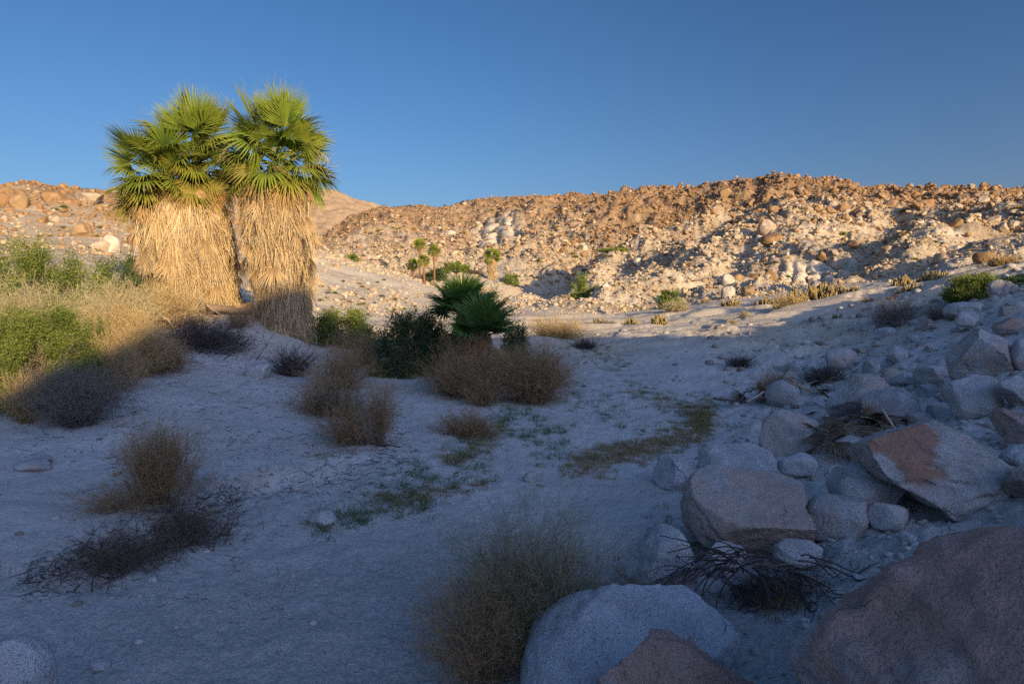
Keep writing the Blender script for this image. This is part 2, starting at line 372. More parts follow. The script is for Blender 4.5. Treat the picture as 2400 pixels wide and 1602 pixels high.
def ground_mat():
    m, t, b = mat('desert_ground'); n = N(t); p = n.pos
    hill, rust, dirt, coarse_vignette = n.attr('hill'), n.attr('rust'), n.attr('dirt'), n.attr('coarse_vignette')
    a = n.noise(p, .55, 5); g = n.noise(p, 38, 3, .7); g2 = n.noise(p, 7, 4, .65)
    sand = n.mix(n.map(a, .35, .68), (.55, .515, .47), (.46, .43, .38))
    sand = n.mix(n.map(g2, .5, .72, 0, .6), sand, (.25, .22, .185))
    sand = n.mix(n.math('MULTIPLY', coarse_vignette, n.map(n.noise(p, 20, 3, .7), .3, .7, .35, .9)), sand, (.235, .215, .195))  # near sand darker: coarser gravel, plus lens vignetting painted into the colour
    sand = n.mix(n.map(g, .38, .68, 0, .5), sand, (.60, .57, .53))
    sand = n.mix(n.math('MULTIPLY', n.attr('warm_sun'), n.map(a, .25, .7, .6, .95)), sand, (.51, .415, .30))  # tan slickrock, its colour also warmed in place of stronger sunlight
    pale = n.attr('pale')
    c1 = n.vor(p, 1.1, out='Color'); sep = n.node('ShaderNodeSeparateColor'); n.set(sep.inputs[0], c1)
    hb = n.mix(n.map(n.noise(p, .09, 5, .6), .38, .66), (.43, .335, .22), (.33, .245, .155))
    hb = n.mix(n.map(sep.outputs[0], .55, .95, 0, .55), hb, (.51, .415, .295))
    hb = n.mix(n.map(sep.outputs[1], .6, .95, 0, .6), hb, (.33, .25, .18))
    hb = n.mix(n.math('MULTIPLY', n.map(n.noise(p, .5, 5, .7), .33, .55), rust), hb, (.28, .16, .075))
    hb = n.mix(n.math('MULTIPLY', n.map(n.noise(p, 1.6, 4, .75), .5, .68), n.math('SUBTRACT', 1., pale)), hb, (.17, .12, .08))
    hb = n.mix(n.math('MULTIPLY', pale, n.map(n.noise(p, .3, 5, .65), .3, .6, .35, 1)), hb, (.58, .49, .365))
    col = n.mix(hill, sand, hb)
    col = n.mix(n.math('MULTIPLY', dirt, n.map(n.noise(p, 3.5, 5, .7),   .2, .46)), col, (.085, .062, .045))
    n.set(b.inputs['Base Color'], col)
    f = n.bump(n.noise(p, 45, 3, .75), .8, .012)
    f = n.bump(n.noise(p, 9, 5, .75), .7, .04, f)
    f = n.bump(n.noise(p, 2.2, 5, .7), .5, .09, f)
    hp = n.math('MULTIPLY', hill, n.math('SUBTRACT', 1., n.math('MULTIPLY', pale, .85)))
    hv = n.math('MULTIPLY', n.vor(p, 1.1), hp); hv2 = n.math('MULTIPLY', n.noise(p, 3.2, 5, .7), hill)
    f = n.bump(hv, .3, .3, f); f = n.bump(hv2, .7, .22, f)
    n.set(b.inputs['Normal'], f); return m
def granite(name, pale, stain, amount, speck=.75, scale=1., far=False, light=.45):
    m, t, b = mat(name); n = N(t); p = n.pos; rn = n.rand()
    big = n.noise(p, .9*scale, 5, .65, .4)
    col = n.mix(n.map(n.noise(p, 2.2*scale, 4), .35, .7), pale, tuple(c*.72 for c in pale))
    v = n.math('ADD', big, n.math('MULTIPLY', rn, .16))
    col = n.mix(n.map(v, .62-.22*amount, .74-.2*amount, 0, min(1, .25+amount)), col, stain)
    if not far:
        col = n.mix(n.map(n.noise(p, 75, 2, .8), .55, .64, 0, speck), col, (.045, .045, .05))
        col = n.mix(n.map(n.noise(p, 34, 3, .8), .60, .68, 0, speck*.7), col, (.06, .055, .055))
        col = n.mix(n.map(n.noise(p, 55, 1, .7), .60, .68, 0, light), col, (.58, .56, .53))
        wv = n.node('ShaderNodeVectorMath', operation='ADD'); n.set(wv.inputs[0], p)
        nc = n.node('ShaderNodeTexNoise'); n.set(nc.inputs['Vector'], p); nc.inputs['Scale'].default_value = 2.3; nc.inputs['Detail'].default_value = 4
        sc = n.node('ShaderNodeVectorMath', operation='SCALE'); n.set(sc.inputs[0], nc.outputs['Color']); sc.inputs['Scale'].default_value = .5
        n.set(wv.inputs[1], sc.outputs[0])
        cr = n.vor(wv.outputs[0], 1.15*scale, 'DISTANCE_TO_EDGE')
        crm = n.math('MULTIPLY', n.map(cr, .002, .009, 1, 0), n.map(n.noise(p, 1.3, 2), .56, .62))
        col = n.mix(n.math('MULTIPLY', crm, .5), col, (.03, .028, .03))
        f = n.bump(crm, .6, -.02)
        f = n.bump(n.noise(p, 26, 5, .75), .8, .022, f); f = n.bump(n.noise(p, 5, 5, .75), .7, .07, f)
    else:
        f = n.bump(n.noise(p, 2.5, 5, .75), .7, .2)
    n.set(b.inputs['Base Color'], col); n.set(b.inputs['Normal'], f); return m
def ramp_mat(name, stops, trans=0., rndcol=None, rough=.85):
    m, t, b = mat(name); n = N(t)
    r = n.node('ShaderNodeValToRGB'); n.set(r.inputs[0], n.attr('t')); e = r.color_ramp.elements
    e[0].position, e[0].color = stops[0][0], (*stops[0][1], 1); e[1].position, e[1].color = stops[-1][0], (*stops[-1][1], 1)
    for p_, c in stops[1:-1]:
        q = e.new(p_); q.color = (*c, 1)
    col = r.outputs[0]
    if rndcol: col = n.mix(n.map(n.rand(), 0, 1, 0, .75), col, rndcol)
    n.set(b.inputs['Base Color'], col); b.inputs['Roughness'].default_value = rough
    if trans:
        tr = n.node('ShaderNodeBsdfTranslucent'); n.set(tr.inputs[0], col); ms = n.node('ShaderNodeMixShader'); ms.inputs[0].default_value = trans
        n.set(ms.inputs[1], b.outputs[0]); n.set(ms.inputs[2], tr.outputs[0])
        n.set(t.nodes['Material Output'].inputs[0], ms.outputs[0])
    return m
M_ground = ground_mat()
# ------------------------------------------------------------------ ground sheet
def polar_ground():
    f = np.linspace(-.82, .82, 860); bk = np.linspace(.82, 2*np.pi-.82, 120)[1:-1]
    az = np.concatenate([f, bk]); na = len(az)
    rr = np.concatenate([[0.3], np.exp(np.linspace(math.log(.8), math.log(30), 430)), np.exp(np.linspace(math.log(30), math.log(640), 400))[1:]])
    A, Rr = np.meshgrid(az, rr); X, Y = Rr*np.sin(A), Rr*np.cos(A)
    Z = T(X, Y); nr = len(rr)
    i = np.arange(nr*na).reshape(nr, na); j = np.roll(i, -1, 1)
    Q = np.stack([i[:-1], i[1:], j[1:], j[:-1]], -1).reshape(-1, 4)
    x, y = X.ravel(), Y.ravel()
    hill = hillmask(x, y)
    rust = sstep(.58, .95, crest_frac(x, y)+.18*fbm2(x*.03, y*.03, 3, 8))
    d, p = bank_d(x, y)
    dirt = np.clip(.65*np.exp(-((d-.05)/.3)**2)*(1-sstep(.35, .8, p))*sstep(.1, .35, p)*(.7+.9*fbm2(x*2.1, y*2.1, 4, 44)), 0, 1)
    o = mk('ground', np.c_[x, y, Z.ravel()], Q, None, M_ground, attrs={'hill': hill, 'rust': rust, 'dirt': dirt, 'warm_sun': sstep(21, 29, np.hypot(x, y)+3*fbm2(x*.1, y*.1, 2, 35)), 'pale': np.maximum(ribs(x, y)[0], (.5+.5*sstep(-.36, -.31, np.arctan2(x, y)))*(x < 4)*(1-sstep(.75, 1.05, crest_frac(x, y)))*(1-sstep(95, 125, np.hypot(x, y))))+.75*hill*(x > 4)*(1-sstep(.45, .72, crest_frac(x, y)))*sstep(-.12, .25, fbm2(x*.06, y*.06, 3, 66)), 'coarse_vignette': (1-sstep(6, 13, np.hypot(x, y)+1.5*fbm2(x*.4, y*.4, 3, 99)))*(1-sstep(-.6, .6, d)*.35)})
    tag(o, kind='structure'); return o
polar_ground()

# far peak behind the palms
def far_hill():
    sk = np.array([(-100, 560), (100, 500), (180, 462), (240, 441), (330, 430), (480, 422), (640, 426), (735, 437), (775, 440), (805, 453), (850, 475), (900, 494), (960, 512), (1100, 560), (1300, 620)], float)
    px = np.linspace(-100, 1300, 420); top = np.interp(px, sk[:, 0], sk[:, 1])
    top = np.convolve(np.pad(top, 6, 'edge'), np.ones(13)/13, 'valid')
    s = np.linspace(0, 1, 130); V = []
    for k in s:
        if k < .7: u = k/.7; py = 700+(top-700)*u; r = 430+200*u
        else: u = (k-.7)/.3; py = top+(720-top)*u**1.3; r = 630+260*u
        x, y, z = ray(px, py); h = np.hypot(x, y); V.append(np.c_[x/h*r, y/h*r, CZ+z/h*r])
    V = np.array(V); i = np.arange(len(s)*420).reshape(len(s), 420)
    fl = V.reshape(-1, 3); fl[:, 2] += 5*fbm2(fl[:, 0]*.012, fl[:, 1]*.012, 4, 91)+1.1*fbm2(fl[:, 0]*.12, fl[:, 1]*.12, 3, 92)
    Q = np.stack([i[:-1, :-1], i[:-1, 1:], i[1:, 1:], i[1:, :-1]], -1).reshape(-1, 4)
    o = mk('far_hill', fl, Q, None, M_ground, attrs={'hill': np.ones(len(fl)), 'rust': np.full(len(fl), .55), 'dirt': np.zeros(len(fl))})
    tag(o, kind='structure')
far_hill()

# hill behind the camera: its ridge throws the shade over the wash
WV = np.array([-SV[1], SV[0]])
edge = [(0, 945, 14.8), (40, 920, 15.5), (130, 860, 16), (215, 812, 16.5), (275, 800, 17), (318, 822, 20), (350, 780, 22), (380, 772, 24), (460, 750, 25), (540, 728, 27), (600, 704, 27), (650, 672, 24.7), (740, 646, 24.7), (880, 730, 23.5),
        (1110, 648, 20), (1200, 745, 28), (1300, 772, 29), (1390, 785, 33), (1480, 800, 31), (1620, 795, 30), (1750, 782, 31), (1930, 764, 31), (1960, 735, 33), (2100, 712, 34), (2230, 690, 33), (2400, 650, 30)]
D0 = 48.
ed = []
for px, py, r in edge:
    q = at(px, py, r); u = q[:2]@WV; ed.append((u, q[2]+math.tan(SUN_EL)*(D0-q[:2]@SV)))
ed = np.array(sorted(ed))
def shade_hill():
    u = np.linspace(-90, 110, 320)
    H = np.interp(u, np.r_[-90, -20, ed[:, 0], 70, 110], np.r_[14, 19, ed[:, 1], ed[-1, 1]+3, ed[-1, 1]])
    H = np.convolve(np.pad(H, 1, 'edge'), np.array([.25, .5, .25]), 'valid')
    v = np.linspace(13, 123, 90); U, Vv = np.meshgrid(u, v)
    s = np.where(Vv < D0, 1-((D0-Vv)/35.5)**1.1, 1-((Vv-D0)/75)**1.25); s = np.where(np.isnan(s), 1, s)
    off = np.abs(Vv-D0); nz = 1-np.exp(-(off/6)**2)
    Z = H[None]*s+nz*(1.4*fbm2(U*.08, Vv*.08, 4, 77)-.6)
    X = U*WV[0]+Vv*SV[0]; Y = U*WV[1]+Vv*SV[1]
    k = np.argmin(np.abs(v-D0)); 
    i = np.arange(Z.size).reshape(Z.shape); Q = np.stack([i[:-1, :-1], i[1:, :-1], i[1:, 1:], i[:-1, 1:]], -1).reshape(-1, 4)
    o = mk('hill', np.c_[X.ravel(), Y.ravel(), Z.ravel()], Q, None, M_ground, attrs={'hill': np.ones(Z.size), 'rust': np.full(Z.size, .5), 'dirt': np.zeros(Z.size)})
    tag(o, kind='structure')
shade_hill()
# ------------------------------------------------------------------ rocks
M_pale = granite('pale_granite', (.50, .49, .48), (.36, .24, .17), .15)
M_grey = granite('grey_granite', (.48, .46, .445), (.38, .26, .18), .22, .6)
M_pink = granite('pink_granite', (.44, .37, .34), (.35, .21, .15), .5, .5, light=.12)
M_rusty = granite('rusty_granite', (.50, .465, .435), (.38, .23, .14), .22, .7, light=.25)
M_tanfar = granite('tan_hill_rock', (.47, .37, .265), (.36, .235, .145), .3, far=True)
M_rustfar = granite('rust_hill_rock', (.34, .22, .115), (.24, .13, .062), .5, far=True)
M_palefar = granite('pale_hill_rock', (.54, .46, .36), (.42, .31, .21), .25, far=True)
rng = np.random.default_rng(5)
def in_poly(n, poly):
    p = np.array(poly, float); lo, hi = p.min(0), p.max(0); out = np.empty((0, 2))
    while len(out) < n:
        q = rng.uniform(lo, hi, (n*2, 2)); c = np.zeros(len(q), bool)
        for k in range(len(p)):
            (xa, ya), (xb, yb) = p[k], p[k-1]
            s = ((ya > q[:, 1]) != (yb > q[:, 1])) & (q[:, 0] < (xb-xa)*(q[:, 1]-ya)/(yb-ya+1e-9)+xa); c ^= s
        out = np.r_[out, q[c]]
    return out[:n]
def boulder(x0, y0, x1, y1, m, label, seed, r=None, k=5, cuts=9, rough=1., boxy=.15, dp=.85, sink=.22, rot=0., name='boulder', cat='boulder', deep=.55, tilt=0.):
    """a rock whose outline spans the given photo box; its foot on the terrain (or at distance r)"""
    pc = (x0+x1)/2
    if r is None:
        h = hit(pc, y1-2); r = math.hypot(h[0], h[1])
    c = at(pc, (y0+y1)/2, r); yd = c[1]*cp-(c[2]-CZ)*sp
    w, hh = (x1-x0)/FPX*yd, (y1-y0)/FPX*yd
    a = math.atan2(c[0], c[1]); d = w*dp
    c[:2] += np.array([math.sin(a), math.cos(a)])*d*.25
    V, F = rock(seed, k, cuts, rough, boxy, deep)
    if tilt: 
        t = R_(tilt); V = V@np.array([[math.cos(t), 0, math.sin(t)], [0, 1, 0], [-math.sin(t), 0, math.cos(t)]]); lo, hi = V.min(0), V.max(0); V = (V-(lo+hi)/2)/((hi-lo)/2)
    hz = hh/2*(1+sink)
    V = V*np.array([w/2, d/2, hz]); ca, sa = math.cos(-a), math.sin(-a)
    V = V@np.array([[ca, sa, 0], [-sa, ca, 0], [0, 0, 1]]); z0 = -hz
    o = mk(name, V-np.array([0, 0, z0]), None, F, m, loc=(c[0], c[1], c[2]+hh/2-2*hz))
    tag(o, label, cat); return o
B = boulder
B(1790, 1320, 3150, 2300, M_pink, 'huge reddish granite boulder filling the bottom right corner', 11, r=3.3, k=6, cuts=14, rough=.8, boxy=.0, dp=1., deep=.88)
B(1195, 1440, 1775, 1840, M_pale, 'large pale speckled boulder at the bottom centre right of the bush', 12, r=4.6, k=6, cuts=14, rough=.6, boxy=.1, dp=.9, deep=.62, tilt=22)
B(1370, 1505, 1805, 1820, M_pink, 'reddish boulder in front of the large pale one at the bottom edge', 13, r=3.9, k=6, cuts=12, rough=.9, boxy=.35, dp=.5, deep=.78)
B(1592, 1128, 1905, 1312, M_rusty, 'orange brown boulder with a split dark face behind the black branch pile', 14, k=6, cuts=15, rough=.7, boxy=.2, tilt=10, deep=.48)
B(1530, 1072, 1648, 1147, M_pale, 'small smooth white egg shaped boulder, leftmost of the row on the wash', 15, cuts=4, rough=.5, boxy=0)
B(1632, 1048, 1830, 1150, M_pale, 'broad pale speckled boulder between the egg shaped one and a low rock', 16, cuts=8, rough=.7, boxy=.05)
B(1822, 1064, 1914, 1122, M_pale, 'low pale rock just in front of the dead frond pile', 17, cuts=9, rough=.9, k=4)
B(1782, 968, 1928, 1064, M_grey, 'pale boulder left of the dead frond pile with frond tips over its edge', 18, cuts=8, rough=.7, boxy=.2)
B(1958, 1022, 2036, 1074, M_pale, 'small white rock tucked under the dead frond pile', 19, cuts=8, k=4, boxy=.2)
B(1795, 892, 1872, 954, M_pale, 'round white boulder wrapped by a dead branch on the wash', 20, cuts=5, rough=.5, boxy=0)
B(1940, 878, 2085, 985, M_grey, 'tall grey boulder leaning on its neighbour above the frond pile', 21, cuts=9, rough=.8)
B(2024, 910, 2150, 994, M_grey, 'grey cracked boulder resting against the tall grey one', 22, cuts=9, rough=.8, boxy=.1)
BIG = B(2000, 985, 2370, 1222, M_rusty, 'big layered granite boulder with an orange patch on its top', 23, k=6, cuts=18, rough=.9, boxy=.25, tilt=-8, r=8.6, deep=.46)
B(1940, 1090, 2110, 1205, M_grey, 'sloping pale slab at the foot of the big layered boulder', 24, cuts=9, rough=.7, tilt=10)
B(1892, 1170, 2052, 1252, M_pale, 'flat bluish slab with an undercut dark front', 25, cuts=8, rough=.5, boxy=.35)
B(2034, 1180, 2124, 1245, M_rusty, 'small orange wedge of rock broken off the flat slab', 26, cuts=10, k=4, boxy=.3)
B(2225, 770, 2378, 905, M_grey, 'tall tilted boulder with long cracks on the right slope', 27, cuts=11, rough=.7, boxy=.3, tilt=30, r=15)
B(2205, 878, 2340, 975, M_grey, 'split grey boulder below the tall tilted one', 28, cuts=10, rough=.7, boxy=.25, tilt=18, r=13.3)
B(2328, 962, 2470, 1052, M_pink, 'reddish boulder cut by the right edge above the dark hollow', 29, r=10.7, cuts=9)
B(2348, 1046, 2470, 1130, M_pale, 'pale boulder at the right edge between two reddish ones', 30, r=9.4, cuts=9)
B(2362, 1085, 2500, 1175, M_pink, 'brown boulder at the right edge overhanging the dark hollow', 31, r=8.5, cuts=9, k=5)
B(1430, 1250, 1640, 1372, M_grey, 'pale peaked rock with a dark hollow face behind the big bush', 32, cuts=18, rough=1., r=6.7, tilt=20, deep=.4, dp=.6)
B(1640, 1275, 1748, 1352, M_pale, 'white pointed rock under the arching black branches', 33, cuts=11, k=5)
B(1812, 1272, 1925, 1330, M_pale, 'small pale rock on the sand right of the black branch pile', 34, cuts=8, k=5)
B(-60, 1510, 122, 1690, M_pale, 'smooth pale boulder in the bottom left corner', 35, cuts=5, rough=.4, r=5.3)
B(212, 1550, 258, 1572, M_pale, 'tiny pale stone near the bottom left corner', 36, cuts=5, k=4, name='stone', cat='stone')
B(72, 1066, 120, 1090, M_pale, 'small white rock perched on another at the left edge', 37, cuts=7, k=4, name='stone', cat='stone')
B(40, 1080, 118, 1106, M_grey, 'flat dark sided rock carrying a small white one at left', 38, cuts=8, k=4, name='stone', cat='stone')
B(566, 848, 640, 888, M_pale, 'flat layered rock on the sand below the palm mound', 39, cuts=9, boxy=.3, name='stone', cat='stone')
B(724, 1200, 788, 1240, M_pale, 'round pale stone half buried in the middle of the wash', 40, cuts=4, k=5, name='stone', cat='stone')
B(1226, 1106, 1262, 1132, M_pale, 'small white angular stone above the big bush', 41, cuts=10, k=4, name='stone', cat='stone')
B(1936, 815, 2004, 868, M_grey, 'lone weathered rock on the shaded slope under the agave', 42, cuts=10, k=4)
B(2022, 840, 2064, 880, M_grey, 'small squarish rock left of the leaning slope boulders', 43, cuts=8, k=4, name='stone', cat='stone')
B(2066, 862, 2112, 902, M_grey, 'round dark rock at the left end of the slope cluster', 44, cuts=7, k=4)
B(2092, 872, 2160, 905, M_pale, 'low pale rock in the middle of the slope cluster', 45, cuts=7, k=4)
B(2145, 858, 2232, 906, M_grey, 'brownish ledge rock at the right end of the slope cluster', 46, cuts=10, k=5, boxy=.3)
B(2080, 812, 2128, 850, M_grey, 'knobbly rock on the shaded slope above the cluster', 47, cuts=10, k=4)
B(2318, 655, 2382, 712, M_grey, 'dark rounded boulder at the right foot of the green shrub', 48, r=25, cuts=6)
B(2216, 706, 2300, 752, M_grey, 'broad boulder below the green shrub on the slope brow', 49, r=23, cuts=7)
B(2240, 728, 2292, 762, M_grey, 'smaller boulder in front of the broad slope brow boulder', 50, r=21, cuts=8, k=4)
B(2050, 766, 2098, 790, M_pale, 'white low rock under the grey shaded bush', 51, cuts=6, k=4)
B(2130, 965, 2190, 1000, M_pale, 'pale rock peeping out behind the big layered boulder', 52, cuts=8, k=4)
B(2150, 900, 2200, 930, M_pale, 'small white rock between the grey cracked and split boulders', 53, cuts=8, k=4, name='stone', cat='stone')
B(2340, 880, 2420, 930, M_grey, 'grey boulder at the right edge beside the split one', 54, cuts=9, k=4, r=13)
B(2375, 790, 2450, 860, M_grey, 'dark overhanging boulder at the right edge behind the tilted one', 55, cuts=9, k=4, r=15)
B(2330, 745, 2400, 780, M_pink, 'pinkish ledge boulder above the tilted one at the right edge', 56, cuts=9, k=4, r=19)
def stain_patch(o, px, py, r, rad):
    me = o.data; n = len(me.vertices); V = np.empty(n*3, np.float32); me.vertices.foreach_get('co', V); V = V.reshape(-1, 3)+np.array(o.location[:])
    nv = np.empty(n*3, np.float32); me.vertex_normals.foreach_get('vector', nv); nv = nv.reshape(-1, 3)
    c = at(px, py, r); d = np.linalg.norm((V-c)*[1, .6, 1.1], axis=1)+.22*fbm3(V*3.5, 4, 4); fc = nv@np.array([-.35, -.75, .55])
    a = me.attributes.new('stain', 'FLOAT', 'POINT'); a.data.foreach_set('value', ((1-sstep(rad*.8, rad, d))*sstep(.55, .75, fc)).astype(np.float32))
    m, tt, b = None, None, None; m = M_rusty.copy(); m.name = 'rusty_granite_orange_patch'; nt_ = m.node_tree; b = nt_.nodes['Principled BSDF']; n_ = N(nt_); src = b.inputs['Base Color'].links[0].from_socket
    n_.set(b.inputs['Base Color'], n_.mix(n_.math('MULTIPLY', n_.attr('stain'), .7), src, (.31, .125, .05))); me.materials[0] = m
stain_patch(BIG, 2150, 1032, 8.2, .5)
# loose angular rocks half sunk in the shaded right bank
M_bank = [M_pale, M_grey, M_grey, M_rusty]
def bank_rocks():
    rng = np.random.default_rng(77); pr = []
    for j in range(12):
        V, F = rock(900+j, 4, 13, .8, .15*(j % 3), .46); pr.append((V, F))
    me = [mkmesh('rock', V, None, F, M_bank[j % 4]) for j, (V, F) in enumerate(pr)]
    spec = [([(1700, 900), (1950, 830), (2400, 800), (2400, 960), (1960, 1000)], 46, 12, 60, 'shaded right bank'), ([(1900, 800), (2400, 700), (2400, 800), (2000, 850)], 34, 9, 44, 'upper shaded slope'),
            ([(1640, 1150), (2000, 1180), (2330, 1230), (1900, 1420), (1800, 1420)], 20, 12, 40, 'sandy gap between the large boulders')]
    for poly, n, a, b, where in spec:
        q = in_poly(n, poly); Pt, ok = hits(q[:, 0], q[:, 1], 4, 60)
        for p in Pt:
            r = math.hypot(p[0], p[1]); w = (a+(b-a)*rng.random()**2.2)/FPX*r/2; j = rng.integers(12)
            o = bpy.data.objects.new('rock', me[j]); COL.objects.link(o); o.scale = (w, w*rng.uniform(.6, 1), w*rng.uniform(.4, .8)); o.rotation_euler = (rng.normal(0, .2), rng.normal(0, .2), rng.uniform(0, 6.28)); o.location = (p[0], p[1], p[2]+o.scale[2]*.2)
            c = ('pale', 'grey', 'grey', 'brownish')[j % 4]; tag(o, f'small {c} angular rock half sunk in the {where}', 'rock', f'small {c} rocks of the {where}')
bank_rocks()
# named boulders of the sunlit slopes
B(1775, 512, 1818, 552, M_tanfar, 'big round tan boulder standing out on the middle of the right hillside', 60, k=4, cuts=6, rough=.6, boxy=0)
B(1782, 545, 1836, 574, M_rustfar, 'long rust slab leaning below the big round tan boulder', 61, k=4, cuts=8, boxy=.3, tilt=-25)
B(2316, 434, 2338, 453, M_rustfar, 'rounded knob of rock alone on the right skyline', 62, k=4, cuts=5, rough=.5, r=178)
B(2282, 588, 2330, 616, M_rustfar, 'wide dark cracked boulder low on the right hillside', 63, k=4, cuts=8)
B(1930, 600, 1972, 634, M_tanfar, 'round brownish boulder between two gullies of the right hillside', 64, k=4, cuts=7)
B(1717, 642, 1745, 658, M_rustfar, 'left one of the three rust slabs at the foot of the pale gully', 65, k=3, cuts=8, boxy=.3)
B(1744, 641, 1782, 656, M_rustfar, 'middle flat rust slab at the foot of the pale gully', 66, k=3, cuts=8, boxy=.3)
B(1788, 633, 1824, 658, M_rustfar, 'right tilted rust slab at the foot of the pale gully', 67, k=3, cuts=8, boxy=.3, tilt=25)
B(1738, 669, 1774, 692, M_rustfar, 'orange and cream boulder under the three rust slabs', 68, k=4, cuts=8)
B(1690, 640, 1722, 672, M_palefar, 'cream rounded outcrop left of the three rust slabs', 69, k=4, cuts=5)
B(1690, 670, 1724, 702, M_palefar, 'cream lower outcrop stacked under the rounded one', 70, k=4, cuts=5)
B(300, 545, 340, 576, M_rustfar, 'dark red boulder on the left slope beside the palm skirt', 71, k=4, cuts=6)
B(208, 560, 258, 588, M_tanfar, 'wedge shaped brown ledge low on the left slope', 72, k=4, cuts=9, boxy=.2, tilt=-15)
B(240, 548, 280, 592, M_palefar, 'smooth white outcrop next to the brown ledge on the left slope', 73, k=4, cuts=4, rough=.5)
B(170, 518, 214, 556, M_rustfar, 'large brown boulder in the middle of the left slope', 74, k=4, cuts=7)
B(38, 424, 84, 462, M_rustfar, 'rounded brown dome on the left skyline', 75, k=4, cuts=6, r=92)
B(24, 446, 66, 490, M_rustfar, 'tall brown boulder below the brown dome of the left skyline', 76, k=4, cuts=7)
B(178, 446, 240, 478, M_tanfar, 'wide flat topped tan ledge with a dark gap under it near the left skyline', 77, k=4, cuts=9, boxy=.3)
B(-20, 450, 24, 484, M_rustfar, 'brown boulder cut by the left edge under the skyline', 78, k=4, cuts=7)
B(100, 444, 150, 472, M_rustfar, 'brown boulder between the dome and the flat ledge of the left skyline', 79, k=4, cuts=8)
B(1040, 540, 1068, 556, M_palefar, 'white cliff block on the far hillside left of the pale bluff', 80, k=3, cuts=9, r=250)

# individually placed boulders of the slopes, sharing a few meshes
protos = {}
for nm, m in (('tan', M_tanfar), ('rust', M_rustfar), ('pale', M_palefar)):
    L = []
    for s in range(7):
        V, F = rock(300+s*3+len(nm), 3, 10+s % 4, .7, .12*(s % 3), .42)
        L.append(mkmesh('boulder_'+nm, V, None, F, m, smooth=False))
    protos[nm] = L
def slope_boulders(poly, n, wmin, wmax, side, pw=2.2, rustbias=0.):
    q = in_poly(n, poly); Pt, ok = hits(q[:, 0], q[:, 1], 30)
    for p in Pt:
        r = math.hypot(p[0], p[1]); px = wmin+(wmax-wmin)*rng.random()**pw
        w = px/FPX*r
        cf = float(crest_frac(p[0], p[1]))+rng.normal(0, .16)+rustbias
        kind = 'rust' if cf > .68 else ('tan' if cf > .52 or rng.random() < .35 else 'pale')
        o = bpy.data.objects.new('boulder', protos[kind][rng.integers(7)]); COL.objects.link(o)
        sx, sy, sz = w/2*rng.uniform(.85, 1.2), w/2*rng.uniform(.7, 1.1), w/2*rng.uniform(.55, .95)
        o.scale = (sx, sy, sz); o.rotation_euler = (rng.normal(0, .25), rng.normal(0, .25), rng.uniform(0, 6.28))
        o.location = (p[0], p[1], p[2]+sz*.25)
        col = {'rust': 'rust brown', 'tan': 'tan', 'pale': 'cream pale'}[kind]
        tag(o, {'right': f'{col} boulder among the many littering the sunlit right hillside', 'far': f'{col} boulder among those strewn over the far middle hillside', 'left': f'{col} boulder among those on the stony left slope'}[side],
            'boulder', f'{col} boulders of the {side} slope')
slope_boulders([(1250, 600), (1500, 540), (1700, 500), (2400, 460), (2400, 600), (2050, 640), (1650, 700), (1260, 700)], 120, 10, 30, 'right', 3.0)
slope_boulders([(1500, 460), (1830, 435), (2400, 455), (2400, 540), (1700, 510)], 85, 10, 32, 'right', 2.6, .15)
slope_boulders([(740, 600), (960, 495), (1270, 465), (1480, 460), (1480, 540), (1240, 600), (1000, 600)], 55, 7, 16, 'far', 2.6)
slope_boulders([(0, 440), (230, 445), (340, 560), (250, 600), (0, 520)], 60, 8, 26, 'left', 2.2, .05)
slope_boulders([(730, 600), (850, 615), (1000, 690), (960, 735), (740, 735)], 16, 10, 22, 'left', 2, -.4)

